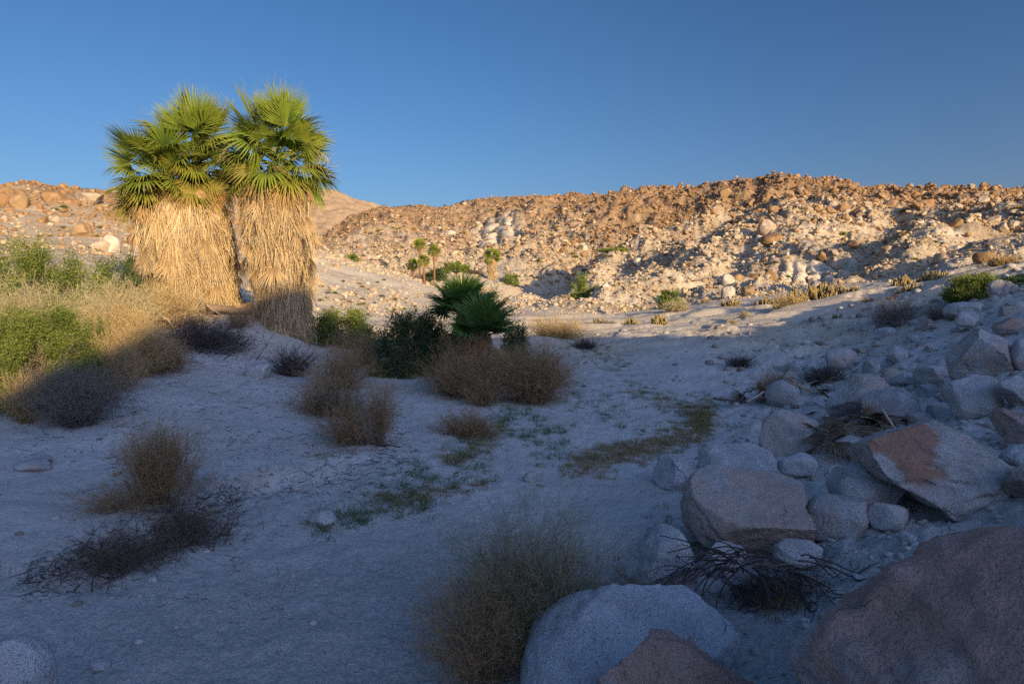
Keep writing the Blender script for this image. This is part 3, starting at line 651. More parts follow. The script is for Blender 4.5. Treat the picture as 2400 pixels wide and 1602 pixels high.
# the countless small rubble of the slopes: one object
def rubble():
    rng = np.random.default_rng(9); V, Q, tt = [], [], []; n0 = 0
    for k, N_, smin, smax, pw in ((1, 30000, .0014, .0088, 2.3), (0, 70000, .0011, .0036, 1.6)):
        az = -.70+1.42*rng.random(N_*2)**.8; lr = math.log(38)+math.log(330/38)*rng.random(N_*2)**.75; r = np.exp(lr)
        x, y = r*np.sin(az), r*np.cos(az); hm = hillmask(x, y); cf = crest_frac(x, y)
        dens = hm*(1-.93*ribs(x, y)[0])*(cf < 1.25)*np.clip(.12+.35*sstep(90, 150, r)+.4*sstep(.5, .8, cf)+.88*sstep(-.15, .35, fbm2(x*.07, y*.07, 4, 14)), 0, 1)
        lpale = (az < -.02) & (r < 112); dens = dens*np.where(lpale & (cf < .9), np.where(az > -.34, .5, .9), 1)
        dens = dens+.6*hm*np.exp(-((az-.13)/.09)**2)*sstep(44, 50, r)*(1-sstep(100, 130, r))
        keep = rng.random(N_*2) < dens; x, y, r, cf = x[keep][:N_], y[keep][:N_], r[keep][:N_], cf[keep][:N_]
        n = len(x); z = T(x, y); s = r*(smin+(smax-smin)*rng.random(n)**pw)*.5*(1-.32*sstep(205, 260, r))
        shapes = [rock(700+j, k, 7 if k else 3, .9, 0, .38 if k else .5)[0] for j in range(10)]; F = ico(k)[1]
        sid = rng.integers(10, size=n); B0 = np.array(shapes)[sid]
        B0 = B0*np.stack([rng.uniform(.7, 1.3, n), rng.uniform(.7, 1.3, n), rng.uniform(.5, 1., n)], -1)[:, None]
        a = rng.uniform(0, 6.28, n); b = rng.normal(0, .35, n)
        X = B0[..., 0]*np.cos(b)[:, None]+B0[..., 2]*np.sin(b)[:, None]; Zz = -B0[..., 0]*np.sin(b)[:, None]+B0[..., 2]*np.cos(b)[:, None]
        Y = B0[..., 1]; XX = X*np.cos(a)[:, None]-Y*np.sin(a)[:, None]; YY = X*np.sin(a)[:, None]+Y*np.cos(a)[:, None]
        W = np.stack([XX*s[:, None]+x[:, None], YY*s[:, None]+y[:, None], Zz*s[:, None]+(z+s*.3)[:, None]], -1)
        m = W.shape[1]; V.append(W.reshape(-1, 3)); Q.append((F[None]+(np.arange(n)*m)[:, None, None]).reshape(-1, 3)+n0); n0 += n*m
        ru = sstep(.42, .88, cf-.14*sstep(.16, .02, np.arctan2(x, y))*(r > 120)+rng.normal(0, .17, n)); tt.append(np.repeat(np.clip(ru*.75+rng.uniform(-.12, .25, n), 0, 1), m))
    M = ramp_mat('rubble_rock', [(0, (.46, .36, .24)), (.25, (.36, .25, .15)), (.6, (.30, .18, .09)), (1, (.21, .12, .06))], rough=.95)
    tag(mk('rubble', np.concatenate(V), None, np.concatenate(Q), M, attrs={'t': np.concatenate(tt)}, smooth=False), 'countless small broken rocks covering the sunlit hillsides', 'rubble', kind='stuff')
rubble()
# gravel and pebbles over the shaded sand and right slope: one object
def gravel():
    rng = np.random.default_rng(19); N_ = 7000
    az = rng.uniform(-.72, .72, N_*3); r = np.exp(rng.uniform(math.log(3.5), math.log(34), N_*3)); x, y = r*np.sin(az), r*np.cos(az)
    dens = .04+.7*sstep(.15, .45, az)+.12*np.exp(-((bank_d(x, y)[0])/.8)**2); keep = rng.random(N_*3) < dens*.8
    x, y, r = x[keep][:N_], y[keep][:N_], r[keep][:N_]; n = len(x); z = T(x, y)
    s = r*(.0012+.0065*rng.random(n)**5); F = ico(1)[1]; sh = np.array([rock(800+j, 1, 4, .9, 0)[0] for j in range(10)])[rng.integers(10, size=n)]
    a = rng.uniform(0, 6.28, n); X, Y = sh[..., 0], sh[..., 1]*rng.uniform(.7, 1, n)[:, None]
    W = np.stack([(X*np.cos(a)[:, None]-Y*np.sin(a)[:, None])*s[:, None]+x[:, None], (X*np.sin(a)[:, None]+Y*np.cos(a)[:, None])*s[:, None]+y[:, None], sh[..., 2]*(s*rng.uniform(.4, .8, n))[:, None]+(z+s*.15)[:, None]], -1)
    M = ramp_mat('gravel', [(0, (.44, .42, .40)), (.6, (.34, .31, .28)), (1, (.22, .17, .135))], rough=.95)
    m = W.shape[1]; tag(mk('gravel', W.reshape(-1, 3), None, (F[None]+(np.arange(n)*m)[:, None, None]).reshape(-1, 3), M, attrs={'t': np.repeat(rng.random(n), m)}), 'small loose stones scattered over the shaded sand', 'gravel', kind='stuff')
gravel()
# ------------------------------------------------------------------ palms
M_leaf = ramp_mat('palm_leaf', [(0, (.07, .13, .018)), (.5, (.185, .255, .03)), (.85, (.34, .35, .06)), (1, (.36, .32, .16))], .35, (.25, .27, .035), .4)
M_leafy = ramp_mat('palm_leaf_yellowing', [(0, (.13, .17, .02)), (.5, (.28, .29, .035)), (.85, (.42, .29, .07)), (1, (.48, .32, .12))], .3, (.27, .20, .05), .5)
M_leafd = ramp_mat('palm_leaf_dead', [(0, (.30, .15, .05)), (.6, (.42, .24, .09)), (1, (.50, .33, .15))], .15, (.40, .27, .13))
M_thatch = ramp_mat('dead_frond_thatch', [(0, (.20, .115, .05)), (.35, (.44, .30, .155)), (.7, (.56, .41, .22)), (1, (.66, .52, .33))], .12)
M_trunk = ramp_mat('palm_trunk', [(0, (.16, .08, .04)), (1, (.25, .13, .065))])
M_yleaf = ramp_mat('young_palm_leaf', [(0, (.055, .125, .03)), (.6, (.135, .235, .05)), (.9, (.19, .25, .07)), (1, (.32, .28, .13))], .3, (.08, .16, .03), .35)
def frond_arrays(seed, lp=1.2, lb=1.1, n=38, spread=118, droop=.5, segs=5):
    rng = np.random.default_rng(seed); mb = MB()
    s = np.linspace(0, 1, 6); pet = np.stack([.03*np.sin(3*s+seed), s*lp, -.12*lp*s**2], 1)
    V, F, c = tube(pet, np.linspace(.032, .014, 6), 4); mb.add(V, F, .8)
    hub = pet[-1]
    for i in range(n):
        th = R_(-spread+2*spread*i/(n-1))+rng.normal(0, .025)
        L = lb*(.72+.28*math.cos(th*.8))*rng.uniform(.92, 1.05)
        d = np.array([math.sin(th), math.cos(th), .22*abs(math.sin(th))]); d /= np.linalg.norm(d); sd_ = np.array([math.cos(th), -math.sin(th), 0])
        u = np.linspace(0, 1, segs+1); w = .5*np.where(u < .5, .012+2*spread*math.pi/180/n*L*u*1.06, (2*spread*math.pi/180/n*L*.53)*(1-((u-.5)/.5)**1.3)+.003)
        dr = droop*rng.uniform(.6, 1.5)
        pts = hub+d*(L*u)[:, None]-np.array([0, 0, 1.])*(L*dr*np.maximum(u-.35, 0)**2*1.3)[:, None]-np.array([0, .12, .22])*(L*u**2)[:, None]*droop
        nz = np.array([0, 0, 1.]); fold = (w*.7)[:, None]*nz
        rows = np.stack([pts-sd_*w[:, None]-fold*.5, pts+fold*.5, pts+sd_*w[:, None]-fold*.5], 1)
        k = np.arange((segs+1)*3).reshape(segs+1, 3)
        Fq = np.concatenate([np.stack([k[:-1, j], k[:-1, j+1], k[1:, j+1], k[1:, j]], -1) for j in (0, 1)])
        t = np.repeat(np.clip(u**1.4*.9+rng.normal(0, .07), 0, 1), 3); mb.add(rows, Fq, t)
    for i in range(16):
        th = R_(rng.uniform(-spread, spread)); d = np.array([math.sin(th), math.cos(th), .1]); p = hub+d*lb*.7
        _, V, F, A = strands(rng, p[None], d[None], lb*.42, .006, 4, .25, -.1, .5, .95, 1, 0); mb.add(V, F, A)
    return mb
def mesh_of(mb, name, m, smooth=True):
    return mkmesh(name, np.concatenate(mb.V), np.concatenate(mb.Q) if mb.Q else None, np.concatenate(mb.T) if mb.T else None, m, {'t': np.concatenate(mb.A)}, smooth)
FR = {'g': [mesh_of(frond_arrays(40+i, 1.15, 1.15, 36, 112+6*i, .35+.15*i), 'frond', M_leaf) for i in range(4)],
      'u': [mesh_of(frond_arrays(50+i, 1.1, 1.3, 32, 62+8*i, .1), 'frond', M_leaf) for i in range(3)],
      'y': [mesh_of(frond_arrays(60+i, 1.05, 1.1, 36, 115, .7), 'frond', M_leafy) for i in range(3)],
      'd': [mesh_of(frond_arrays(70+i, .9, 1.1, 30, 60, .9), 'frond', M_leafd) for i in range(3)],
      'k': [mesh_of(frond_arrays(80+i, .75, 1.0, 40, 125, .18+.1*i), 'frond', M_yleaf) for i in range(3)]}
FR['t'] = [mesh_of(frond_arrays(85+i, .7, 1.0, 24, 34+8*i, .25), 'frond', M_thatch) for i in range(3)]
def put_frond(me, root, head, az, th, roll, scale, name='frond'):
    y = np.array([math.sin(th)*math.cos(az), math.sin(th)*math.sin(az), math.cos(th)])
    up = np.array([-math.cos(th)*math.cos(az), -math.cos(th)*math.sin(az), math.sin(th)])
    x = np.cross(y, up); c, s = math.cos(roll), math.sin(roll); x, z = x*c+up*s, up*c-x*s
    o = bpy.data.objects.new(name, me); COL.objects.link(o); o.parent = root
    M = Matrix(((x[0]*scale, y[0]*scale, z[0]*scale, head[0]), (x[1]*scale, y[1]*scale, z[1]*scale, head[1]), (x[2]*scale, y[2]*scale, z[2]*scale, head[2]), (0, 0, 0, 1)))
    o.matrix_local = M; return o
def crown(root, head, n, rng, scale=1., tmin=5, tmax=116, kinds='ugy', stretch=1., dead=6, squash=1.):
    for i in range(n):
        f = (i+.5)/n; th = R_(tmin+(tmax-tmin)*f**.85+rng.normal(0, 9)); az = i*2.39996+rng.normal(0, .3)
        k = kinds[0] if f < .24 else (kinds[1] if f < .80 or rng.random() < .3 else kinds[2])
        sc = scale*rng.uniform(.78, 1.12)*(stretch if f < .25 else 1)
        hd = np.array(head)+np.array([math.cos(az)*.14, math.sin(az)*.14, .25-.6*f])*scale
        put_frond(FR[k][rng.integers(len(FR[k]))], root, hd, az, th, rng.normal(0, .5), sc)
    for i in range(dead):
        az = rng.uniform(0, 6.28); put_frond(FR['d'][rng.integers(3)], root, np.array(head)+[math.cos(az)*.3, math.sin(az)*.3, -.45*scale], az, R_(rng.uniform(122, 162)), rng.normal(0, .4), scale*rng.uniform(.8, 1), 'dead_frond')
def skirt(root, prof, rng, nf=620, per=20, wid=.026, core=True, name='frond_skirt', L=(.7, 1.25), nt=0, mt=None):
    """hanging thatch: prof = rows of (height, radius, x offset)"""
    prof = np.array(prof, float); z0, z1 = prof[0, 0], prof[-1, 0]; mb = MB()
    Rf = lambda h: np.interp(h, prof[:, 0], prof[:, 1]); Xf = lambda h: np.interp(h, prof[:, 0], prof[:, 2])
    h = z0+.25+(z1-z0-.1)*rng.random(nf)**.9; a = rng.uniform(0, 2*np.pi, nf)
    lump = .93+.13*n2(a*1.3, h*.8, 5)+.09*n2(a*4, h*2, 6)
    P0 = []; D0_ = []; LL = []; TT = []
    for i in range(nf):
        b = rng.normal(0, .085, per); aa = a[i]+b*1.2; hh = h[i]+rng.normal(0, .07, per); rr = (Rf(hh)*lump[i]-.16+rng.normal(0, .045, per))
        P0.append(np.stack([Xf(hh)+rr*np.cos(aa), rr*np.sin(aa), hh], 1))
        out = .10+rng.normal(0, .08)+(.22 if rng.random() < .07 else 0); tw = rng.normal(0, .12)
        D0_.append(np.stack([np.cos(aa)*out-np.sin(aa)*(b*2.4+tw), np.sin(aa)*out+np.cos(aa)*(b*2.4+tw), np.full(per, -1.)], 1))
        LL.append(rng.uniform(*L)*rng.uniform(.7, 1.1, per)*(.8 if hh[0] < z0+.8 else 1))
        TT.append(np.full(per, np.clip(.55+.25*n2(np.array([a[i]*2]), np.array([h[i]*1.5]), 9)[0]+rng.normal(0, .2), 0, 1))+rng.normal(0, .1, per))
    P0 = np.concatenate(P0); D0_ = np.concatenate(D0_); LL = np.concatenate(LL); TT = np.clip(np.concatenate(TT), 0, 1)
    zmin = z0-.25; LL = np.minimum(LL, np.maximum(P0[:, 2]-zmin, .15))
    _, V, F, A = strands(rng, P0, D0_, LL, wid*rng.uniform(.5, 1.3, len(P0)), 4, .07, -.03, .3, 0, 0, 0)
    mb.add(V, F, np.clip(np.repeat(TT, 10)+np.tile(np.repeat(np.linspace(-.1, .12, 5), 2), len(P0)), 0, 1))
    for i in range(nt):
        hh = z0+1.2+(z1-z0-1.1)*rng.random(); aa = rng.uniform(0, 2*np.pi); rr = Rf(hh)*rng.uniform(.86, 1.02)
        put_frond(FR['t'][rng.integers(3)], root, (Xf(hh)+rr*math.cos(aa), rr*math.sin(aa), hh), aa, R_(rng.uniform(158, 176)), rng.normal(0, .6), rng.uniform(.6, .95), 'dead_frond')
    if core:
        hh = np.linspace(z0-.3, z1, 14); th = np.arange(22)*2*np.pi/22
        rr = np.maximum(Rf(hh)-.3, .12)[:, None]*(1+.06*n2(np.cos(th)[None]*2+0*hh[:, None], hh[:, None]+np.sin(th)[None], 4))
        V = np.stack([Xf(hh)[:, None]+rr*np.cos(th), rr*np.sin(th), np.broadcast_to(hh[:, None], rr.shape)], -1); i = np.arange(V.size//3).reshape(14, 22); j = np.roll(i, -1, 1)
        mb.add(V, np.stack([i[:-1], j[:-1], j[1:], i[1:]], -1).reshape(-1, 4), .05)
    return mb.build(name, mt or M_thatch, root)
def trunk(root, pts, rad):
    mb = MB(); V, F, c = tube(pts, rad, 12); n0 = mb.n
    mb.add(V, F, np.clip(.5+.4*n2(V[:, 2]*9, V[:, 0]*3, 3), 0, 1)); mb.T.append(c+n0); return mb.build('trunk', M_trunk, root)
def palm_root(px, py, r, label, name='fan_palm', group=None):
    p = at(px, py, r); z = ground(p[0], p[1]); o = empty(name, (p[0], p[1], z), -math.atan2(p[0], p[1]))
    tag(o, label, 'palm tree', group); yd = p[1]*cp-(p[2]-CZ)*sp; return o, yd/FPX, z
def zpix(px, py, r): return at(px, py, r)[2]
# right palm
rg = np.random.default_rng(101)
o, mpp, zb = palm_root(664, 760, 26, 'right one of the two big palms, its skirt shaded at the foot')
hgt = lambda py, px=664, r=26: zpix(px, py, r)-zb
hd = hgt(378)
trunk(o, [(0.02, 0, -.3), (0, 0, 2), (-.05, 0, hd-.2)], [.42, .38, .34])
skirt(o, [(hgt(790), 54*mpp, .1), (hgt(730), 57*mpp, .1), (hgt(640), 67*mpp, .03), (hgt(540), 78*mpp, -.1), (hgt(470), 82*mpp, -.15), (hgt(425), 60*mpp, -.1)], rg, 760, nt=30)
crown(o, (-.05, 0, hd), 56, rg, .93, kinds='ugy', dead=14, stretch=1.1)
# flower stalks: dry and dangling
def stalk(root, head, az, rng, L=2.4):
    p = np.array(head, float); d = np.array([math.cos(az)*.6, math.sin(az)*.6, .8]); pts = [p.copy()]
    for k in range(12): d = d+np.array([0, 0, -.17]); d /= np.linalg.norm(d); p = p+d*L/12; pts.append(p.copy())
    mb = MB(); add_tube(mb, pts, np.linspace(.02, .008, 13), 5, .8)
    P0 = np.array(pts)[rng.integers(5, 13, 90)]; _, V, F, A = strands(rng, P0, rng.normal(0, 1, (90, 3))+[0, 0, -.8], .4, .012, 3, .3, -.2); mb.add(V, F, A*.3+.6)
    mb.build('flower_stalk', M_thatch, root)
stalk(o, (-.1, 0, hd+.2), math.pi*1.05, rg, 2.0); stalk(o, (.1, -.1, hd+.1), -.2, rg, 1.9)
# left palm: broader, its crown and thatch sagging to the left
o, mpp, zb = palm_root(492, 724, 28, 'broader left one of the two big palms, its skirt lit down to the fallen log')
hgt = lambda py, px=492, r=28: zpix(px, py, r)-zb
hd = hgt(382)
trunk(o, [(0, 0, -.3), (-.25, 0, 2), (-.5, 0, hd-.2)], [.44, .4, .36])
skirt(o, [(hgt(722), 62*mpp, .16), (hgt(690), 70*mpp, .06), (hgt(640), 84*mpp, -.28), (hgt(580), 97*mpp, -.55), (hgt(510), 104*mpp, -.72), (hgt(455), 62*mpp, -.5)], rg, 1250, nt=44)
crown(o, (-.4, 0, hd), 58, rg, .95, dead=12, stretch=1.06)
crown(o, (-1.4, 0, hd-.7), 36, rg, .95, tmin=30, tmax=118, dead=8)
# young palms in the shade
M_ythatch = ramp_mat('young_palm_thatch', [(0, (.13, .075, .04)), (.5, (.26, .16, .085)), (1, (.38, .27, .16))])
def young(px, pyb, r, py_head, label, n, sc, seed):
    rg = np.random.default_rng(seed); o, mpp, zb = palm_root(px, pyb, r, label); hd = max(zpix(px, py_head, r)-zb, .5)
    trunk(o, [(0, 0, -.2), (0, 0, hd*.5), (0, 0, hd)], [.3, .28, .2])
    skirt(o, [(.0, .42, 0), (hd*.5, .46, 0), (hd*.98, .34, 0)], rg, 150, 14, .016, True, 'frond_skirt', (.4, .8), mt=M_ythatch)
    for i in range(n):
        f = (i+.5)/n; put_frond(FR['k'][rg.integers(3)], o, (0, 0, hd), i*2.4+rg.normal(0, .2), R_(4+74*f**.9), rg.normal(0, .3), sc*rg.uniform(.85, 1.1))
    for i in range(14):
        a = rg.uniform(0, 6.28); put_frond(FR['d'][rg.integers(3)], o, (0, 0, hd-.1), a, R_(rg.uniform(115, 155)), rg.normal(0, .4), sc*.8, 'dead_frond')
young(1086, 850, 20.5, 738, 'dark green young palm standing behind the lower one in the wash bushes', 26, .80, 111)
young(1130, 870, 18.6, 786, 'lower young palm in front with a dry hanging frond collar', 28, .74, 112)
# distant palms
def far_palm(px, pyb, pyt, r, label, rad_px, sk=0, seed=0):
    rg = np.random.default_rng(seed); p = at(px, pyb, r); zb = ground(p[0], p[1]); o = empty('fan_palm', (p[0], p[1], zb)); tag(o, label, 'palm tree')
    mpp = p[1]/FPX; top = zpix(px, pyt, r)-zb; sc = rad_px*mpp/1.9; hd = top-1.9*sc
    trunk(o, [(rg.normal(0, .1), 0, -.3), (0, 0, hd*.5), (0, 0, hd)], [.28, .22, .2])
    s0 = hd-1.9*sc if not sk else .2
    skirt(o, [(s0, .35*sc if not sk else 1.15*sc, 0), (s0+(hd-s0)*.5, .62*sc if not sk else 1.25*sc, 0), (hd-.1, .6*sc if not sk else 1.1*sc, 0)], rg, 90 if not sk else 260, 10, .09, True)
    crown(o, (0, 0, hd), 46, rg, sc*1.05, dead=3)
far_palm(984, 656, 562, 152, 'tallest of the distant palms, farthest back with a short brown beard', 13, seed=1)
far_palm(1018, 664, 575, 148, 'distant palm on the right of the cluster with a bare slim trunk', 13.5, seed=2)
far_palm(994, 682, 599, 140, 'nearest palm of the distant cluster, its foot lowest of all', 13, seed=3)
far_palm(968, 670, 608, 144, 'shortest slim palm at the left of the distant cluster', 13, seed=4)
far_palm(1153, 645, 585, 160, 'distant palm standing alone with a thick skirt to the ground', 18, 1, seed=5)
# ------------------------------------------------------------------ shrubs
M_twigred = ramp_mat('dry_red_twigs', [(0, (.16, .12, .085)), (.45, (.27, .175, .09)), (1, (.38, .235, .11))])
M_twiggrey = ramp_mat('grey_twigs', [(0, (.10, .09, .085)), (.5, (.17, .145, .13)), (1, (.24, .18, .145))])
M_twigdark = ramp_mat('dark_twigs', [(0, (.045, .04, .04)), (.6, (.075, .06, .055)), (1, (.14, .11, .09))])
M_mat = ramp_mat('dead_litter', [(0, (.06, .045, .035)), (.6, (.11, .08, .055)), (1, (.19, .14, .095))])
M_straw = ramp_mat('straw_twigs', [(0, (.20, .15, .085)), (.5, (.38, .31, .165)), (1, (.52, .44, .26))], .15)
M_ochre = ramp_mat('ochre_twigs', [(0, (.20, .125, .06)), (.5, (.40, .27, .125)), (1, (.54, .40, .19))], .1)
M_olive = ramp_mat('olive_twigs', [(0, (.15, .115, .085)), (.5, (.24, .175, .10)), (.75, (.20, .20, .11)), (1, (.32, .25, .14))])
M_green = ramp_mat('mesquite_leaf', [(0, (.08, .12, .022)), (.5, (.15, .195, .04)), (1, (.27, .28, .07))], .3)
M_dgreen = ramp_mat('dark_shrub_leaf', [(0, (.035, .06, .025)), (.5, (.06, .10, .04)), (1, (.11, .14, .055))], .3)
M_bark = ramp_mat('shrub_bark', [(0, (.12, .09, .07)), (1, (.30, .22, .15))])
M_cactus = ramp_mat('cholla_stem', [(0, (.085, .06, .028)), (.5, (.22, .155, .06)), (1, (.38, .28, .12))])
M_cactusd = ramp_mat('cactus_stem', [(0, (.07, .08, .05)), (1, (.16, .17, .10))])
def place(x0, y0, x1, y1, r=None):
    pc = (x0+x1)/2
    if r is None:
        h = hit(pc, min(y1, 1600)-3)
        r = math.hypot(h[0], h[1]) if h is not None else 30
    c = at(pc, (y0+y1)/2, r); yd = c[1]*cp-(c[2]-CZ)*sp; x, y = c[0], c[1]; z = ground(x, y)
    h = max(at(pc, y0, r)[2]-z, .06); w = (x1-x0)/FPX*yd
    return np.array([x, y, z]), w, h, -math.atan2(x, y)
def gz(loc, rz, lx, ly):
    c, s = math.cos(rz), math.sin(rz); X = loc[0]+lx*c-ly*s; Y = loc[1]+lx*s+ly*c
    return T(X, Y)-loc[2]
def twig_bush(box, m, label, seed, n1=220, n2=1400, n3=2600, r=None, lean=(0, 0), spread=1.15, wid=.006, base=.16, up=-.01, ang=.7, name='dry_bush', cat='bush', dp=.9, wander=.12, minlen=.55):
    loc, w, h, rz = place(*box, r=r); rng = np.random.default_rng(seed); o = empty(name, loc, rz); tag(o, label, cat)
    rx = w/2; ry = rx*dp
    bx = rng.normal(0, base*rx, n1); by = rng.normal(0, base*ry, n1)
    u = rng.random(n1)**.42; ph = rng.uniform(0, 6.28, n1); fl = min(spread, 1.5)/1.5
    tx, ty, tz = u*np.cos(ph)*rx*1.12+lean[0]*w, u*np.sin(ph)*ry*1.12+lean[1]*w, h*np.sqrt(1-(u*(.45+.5*fl))**2)
    D = np.stack([tx-bx*.4, ty-by*.4, np.maximum(tz, .05*h)], 1); L = np.linalg.norm(D, axis=1)*rng.uniform(minlen, .94, n1)
    P0 = np.stack([bx, by, gz(loc, rz, bx, by)-.02], 1)
    a, b = MB(), MB()
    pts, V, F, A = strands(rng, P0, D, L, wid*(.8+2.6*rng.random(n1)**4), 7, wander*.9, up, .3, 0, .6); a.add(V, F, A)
    def sub(pts, n, lo, hi, lf, wf, t0, t1, segs, ang, mb):
        i = rng.integers(len(pts), size=n); f = rng.uniform(lo, hi, n)*(pts.shape[1]-1); k = np.minimum(f.astype(int), pts.shape[1]-2); u = (f-k)[:, None]
        p = pts[i, k]*(1-u)+pts[i, k+1]*u; d = unit(pts[i, k+1]-pts[i, k])+rng.normal(0, ang, (n, 3))+[0, 0, .12]
        LL = (np.linalg.norm(pts[i, -1]-pts[i, 0], axis=1)*lf*rng.uniform(.4, 1.2, n)+.03)
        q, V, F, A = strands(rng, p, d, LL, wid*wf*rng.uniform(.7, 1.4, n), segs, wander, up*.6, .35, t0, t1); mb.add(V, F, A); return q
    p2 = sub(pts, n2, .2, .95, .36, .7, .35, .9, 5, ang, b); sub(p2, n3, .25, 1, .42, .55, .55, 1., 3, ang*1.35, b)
    a.build('stems', m, o); b.build('twigs', m, o); return o
def leafy(box, m, label, seed, r=None, n=9000, clumps=60, leaf=(.07, .014), sig=.13, twm=None, name='green_shrub', shape=.75, dp=.9, flat=0., tw=500, cat='shrub', lean=0):
    loc, w, h, rz = place(*box, r=r); rng = np.random.default_rng(seed); o = empty(name, loc, rz); tag(o, label, cat)
    rx, ry = w/2, w/2*dp
    q = unit(rng.normal(size=(clumps, 3))); q[:, 2] = np.abs(q[:, 2])*1.25-.25; rad = rng.uniform(.45, .92, (clumps, 1))**shape; q = np.sign(q)*np.abs(q)**.72*rad
    C_ = np.stack([q[:, 0]*rx, q[:, 1]*ry, np.maximum(q[:, 2], .05)*h*.96], 1); cs = rng.uniform(.55, 1.35, clumps)
    mb = MB(); k = 70; P0 = np.zeros((k, 3)); P0[:, :2] = rng.normal(0, .12, (k, 2))*[rx, ry]; P0[:, 2] = gz(loc, rz, P0[:, 0], P0[:, 1])-.03
    tg = C_[rng.integers(clumps, size=k)]; D = tg-P0; pts, V, F, A = strands(rng, P0, D+[0, 0, .2*h], np.linalg.norm(D, axis=1)*1.05, .012+.02*rng.random(k)*h*.5, 7, .12, -.02, .3); mb.add(V, F, A)
    i = rng.integers(k, size=tw); j = rng.integers(2, 7, size=tw); p = pts[i, j]; t2 = C_[rng.integers(clumps, size=tw)]+rng.normal(0, .1, (tw, 3))*[rx, ry, h]
    d = unit(t2-p)*.6+unit(rng.normal(size=(tw, 3)))*.6; _, V, F, A = strands(rng, p, d, rng.uniform(.15, .4, tw)*min(rx, h), .008, 4, .2, 0, .3, .3, .9); mb.add(V, F, A)
    mb.build('branches', twm or M_bark, o)
    ci = rng.choice(clumps, n, p=cs**2/np.sum(cs**2)); off = rng.normal(0, 1, (n, 3))*np.minimum(1, 1)*sig
    P1 = C_[ci]+off*cs[ci][:, None]*np.array([rx, ry, h*.8]); P1[:, 2] = np.maximum(P1[:, 2], gz(loc, rz, P1[:, 0], P1[:, 1])+.02)
    D = rng.normal(0, 1, (n, 3))+[0, 0, .4+flat]; L = leaf[0]*rng.uniform(.6, 1.5, n)
    _, V, F, A = strands(rng, P1, D, L, leaf[1]*rng.uniform(.7, 1.4, n), 2, .25, -.05, .4, 0, 0, 0)
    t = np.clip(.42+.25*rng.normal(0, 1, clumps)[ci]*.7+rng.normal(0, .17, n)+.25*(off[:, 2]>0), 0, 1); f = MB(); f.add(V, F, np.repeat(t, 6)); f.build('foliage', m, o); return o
def cholla(box, label, seed, r=None, n=40, m=None, name='cholla_cactus', cat='cactus', rad=.05, single=False, up=.25):
    loc, w, h, rz = place(*box, r=r); rng = np.random.default_rng(seed); mb = MB()
    n = int(n*1.8) if n > 12 else n; rad = rad*(.68 if n > 12 else 1)
    for i in range(n):
        f = math.sqrt(rng.random()); a = rng.uniform(0, 6.28); bx, by = w*.42*f*math.cos(a), w*.30*f*math.sin(a)
        H = h*(1-.5*f*f)*rng.uniform(.35, 1.05); d = np.array([bx*.5/(w+.01)+rng.normal(0, .3), by*.5/(w+.01)+rng.normal(0, .3), 1.]); p = np.array([bx, by, float(gz(loc, rz, np.array([bx]), np.array([by]))[0])-.03])
        ns = 4; pts = [p]; 
        for k in range(ns): d = unit(d+np.append(rng.normal(0, .16, 2), up)); pts.append(pts[-1]+d*H/ns)
        rr = rad*rng.uniform(.8, 1.2)*np.array([.8, 1., .95, .9, .45]); t = np.clip(.45+rng.normal(0, .15), 0, 1); pts = np.array(pts)
        V, F, c = tube(pts, rr, 6); n0 = mb.n; mb.add(V, F, np.clip(np.repeat(np.r_[np.linspace(t-.35, t+.4, 5)], 6).tolist()+[t, t+.4], 0, 1)); mb.T.append(c+n0)
        for b in range(rng.integers(0, 3)):
            k = rng.integers(1, 4); q = pts[k]; dd = unit(np.append(rng.normal(0, .8, 2), .8)); e = np.array([q, q+dd*H*.16, q+dd*H*.16+[0, 0, H*.16]])
            add_tube(mb, e, rad*np.array([.7, .8, .4]), 5, t+.2)
    # spines make the stems look fuzzy
    allV = np.concatenate(mb.V); k = n*26; P0 = allV[rng.integers(len(allV), size=k)]
    _, V, F, A = strands(rng, P0, rng.normal(0, 1, (k, 3)), rad*.75, rad*.16, 1, 0, 0, .3, .85, 1.); mb.add(V, F, A)
    o = mb.build(name, m or M_cactus, loc=loc); o.rotation_euler.z = rz; tag(o, label, cat); return o
tb = twig_bush
# --- shaded wash bushes
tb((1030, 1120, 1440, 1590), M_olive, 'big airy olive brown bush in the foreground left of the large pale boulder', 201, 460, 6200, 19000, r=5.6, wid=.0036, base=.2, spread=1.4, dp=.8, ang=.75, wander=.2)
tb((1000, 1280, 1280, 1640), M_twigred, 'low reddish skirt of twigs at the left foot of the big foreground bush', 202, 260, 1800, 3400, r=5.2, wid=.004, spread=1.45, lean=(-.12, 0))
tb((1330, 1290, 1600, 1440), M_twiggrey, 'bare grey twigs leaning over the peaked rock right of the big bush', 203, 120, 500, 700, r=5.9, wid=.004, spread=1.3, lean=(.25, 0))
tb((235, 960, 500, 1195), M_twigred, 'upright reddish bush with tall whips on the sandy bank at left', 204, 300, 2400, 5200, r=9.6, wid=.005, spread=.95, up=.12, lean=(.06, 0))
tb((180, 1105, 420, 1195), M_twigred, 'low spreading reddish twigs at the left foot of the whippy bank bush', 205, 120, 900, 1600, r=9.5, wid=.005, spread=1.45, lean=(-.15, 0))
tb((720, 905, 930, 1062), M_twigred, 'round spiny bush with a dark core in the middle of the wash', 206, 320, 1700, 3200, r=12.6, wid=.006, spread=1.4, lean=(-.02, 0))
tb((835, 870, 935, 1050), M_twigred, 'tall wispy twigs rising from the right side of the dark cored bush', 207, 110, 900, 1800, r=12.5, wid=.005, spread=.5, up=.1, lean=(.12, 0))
tb((1022, 945, 1190, 1024), M_twigred, 'smooth swept mound of reddish twigs alone on the sand', 208, 420, 1500, 1500, r=13.6, wid=.007, spread=1.4, lean=(-.12, 0), base=.3)
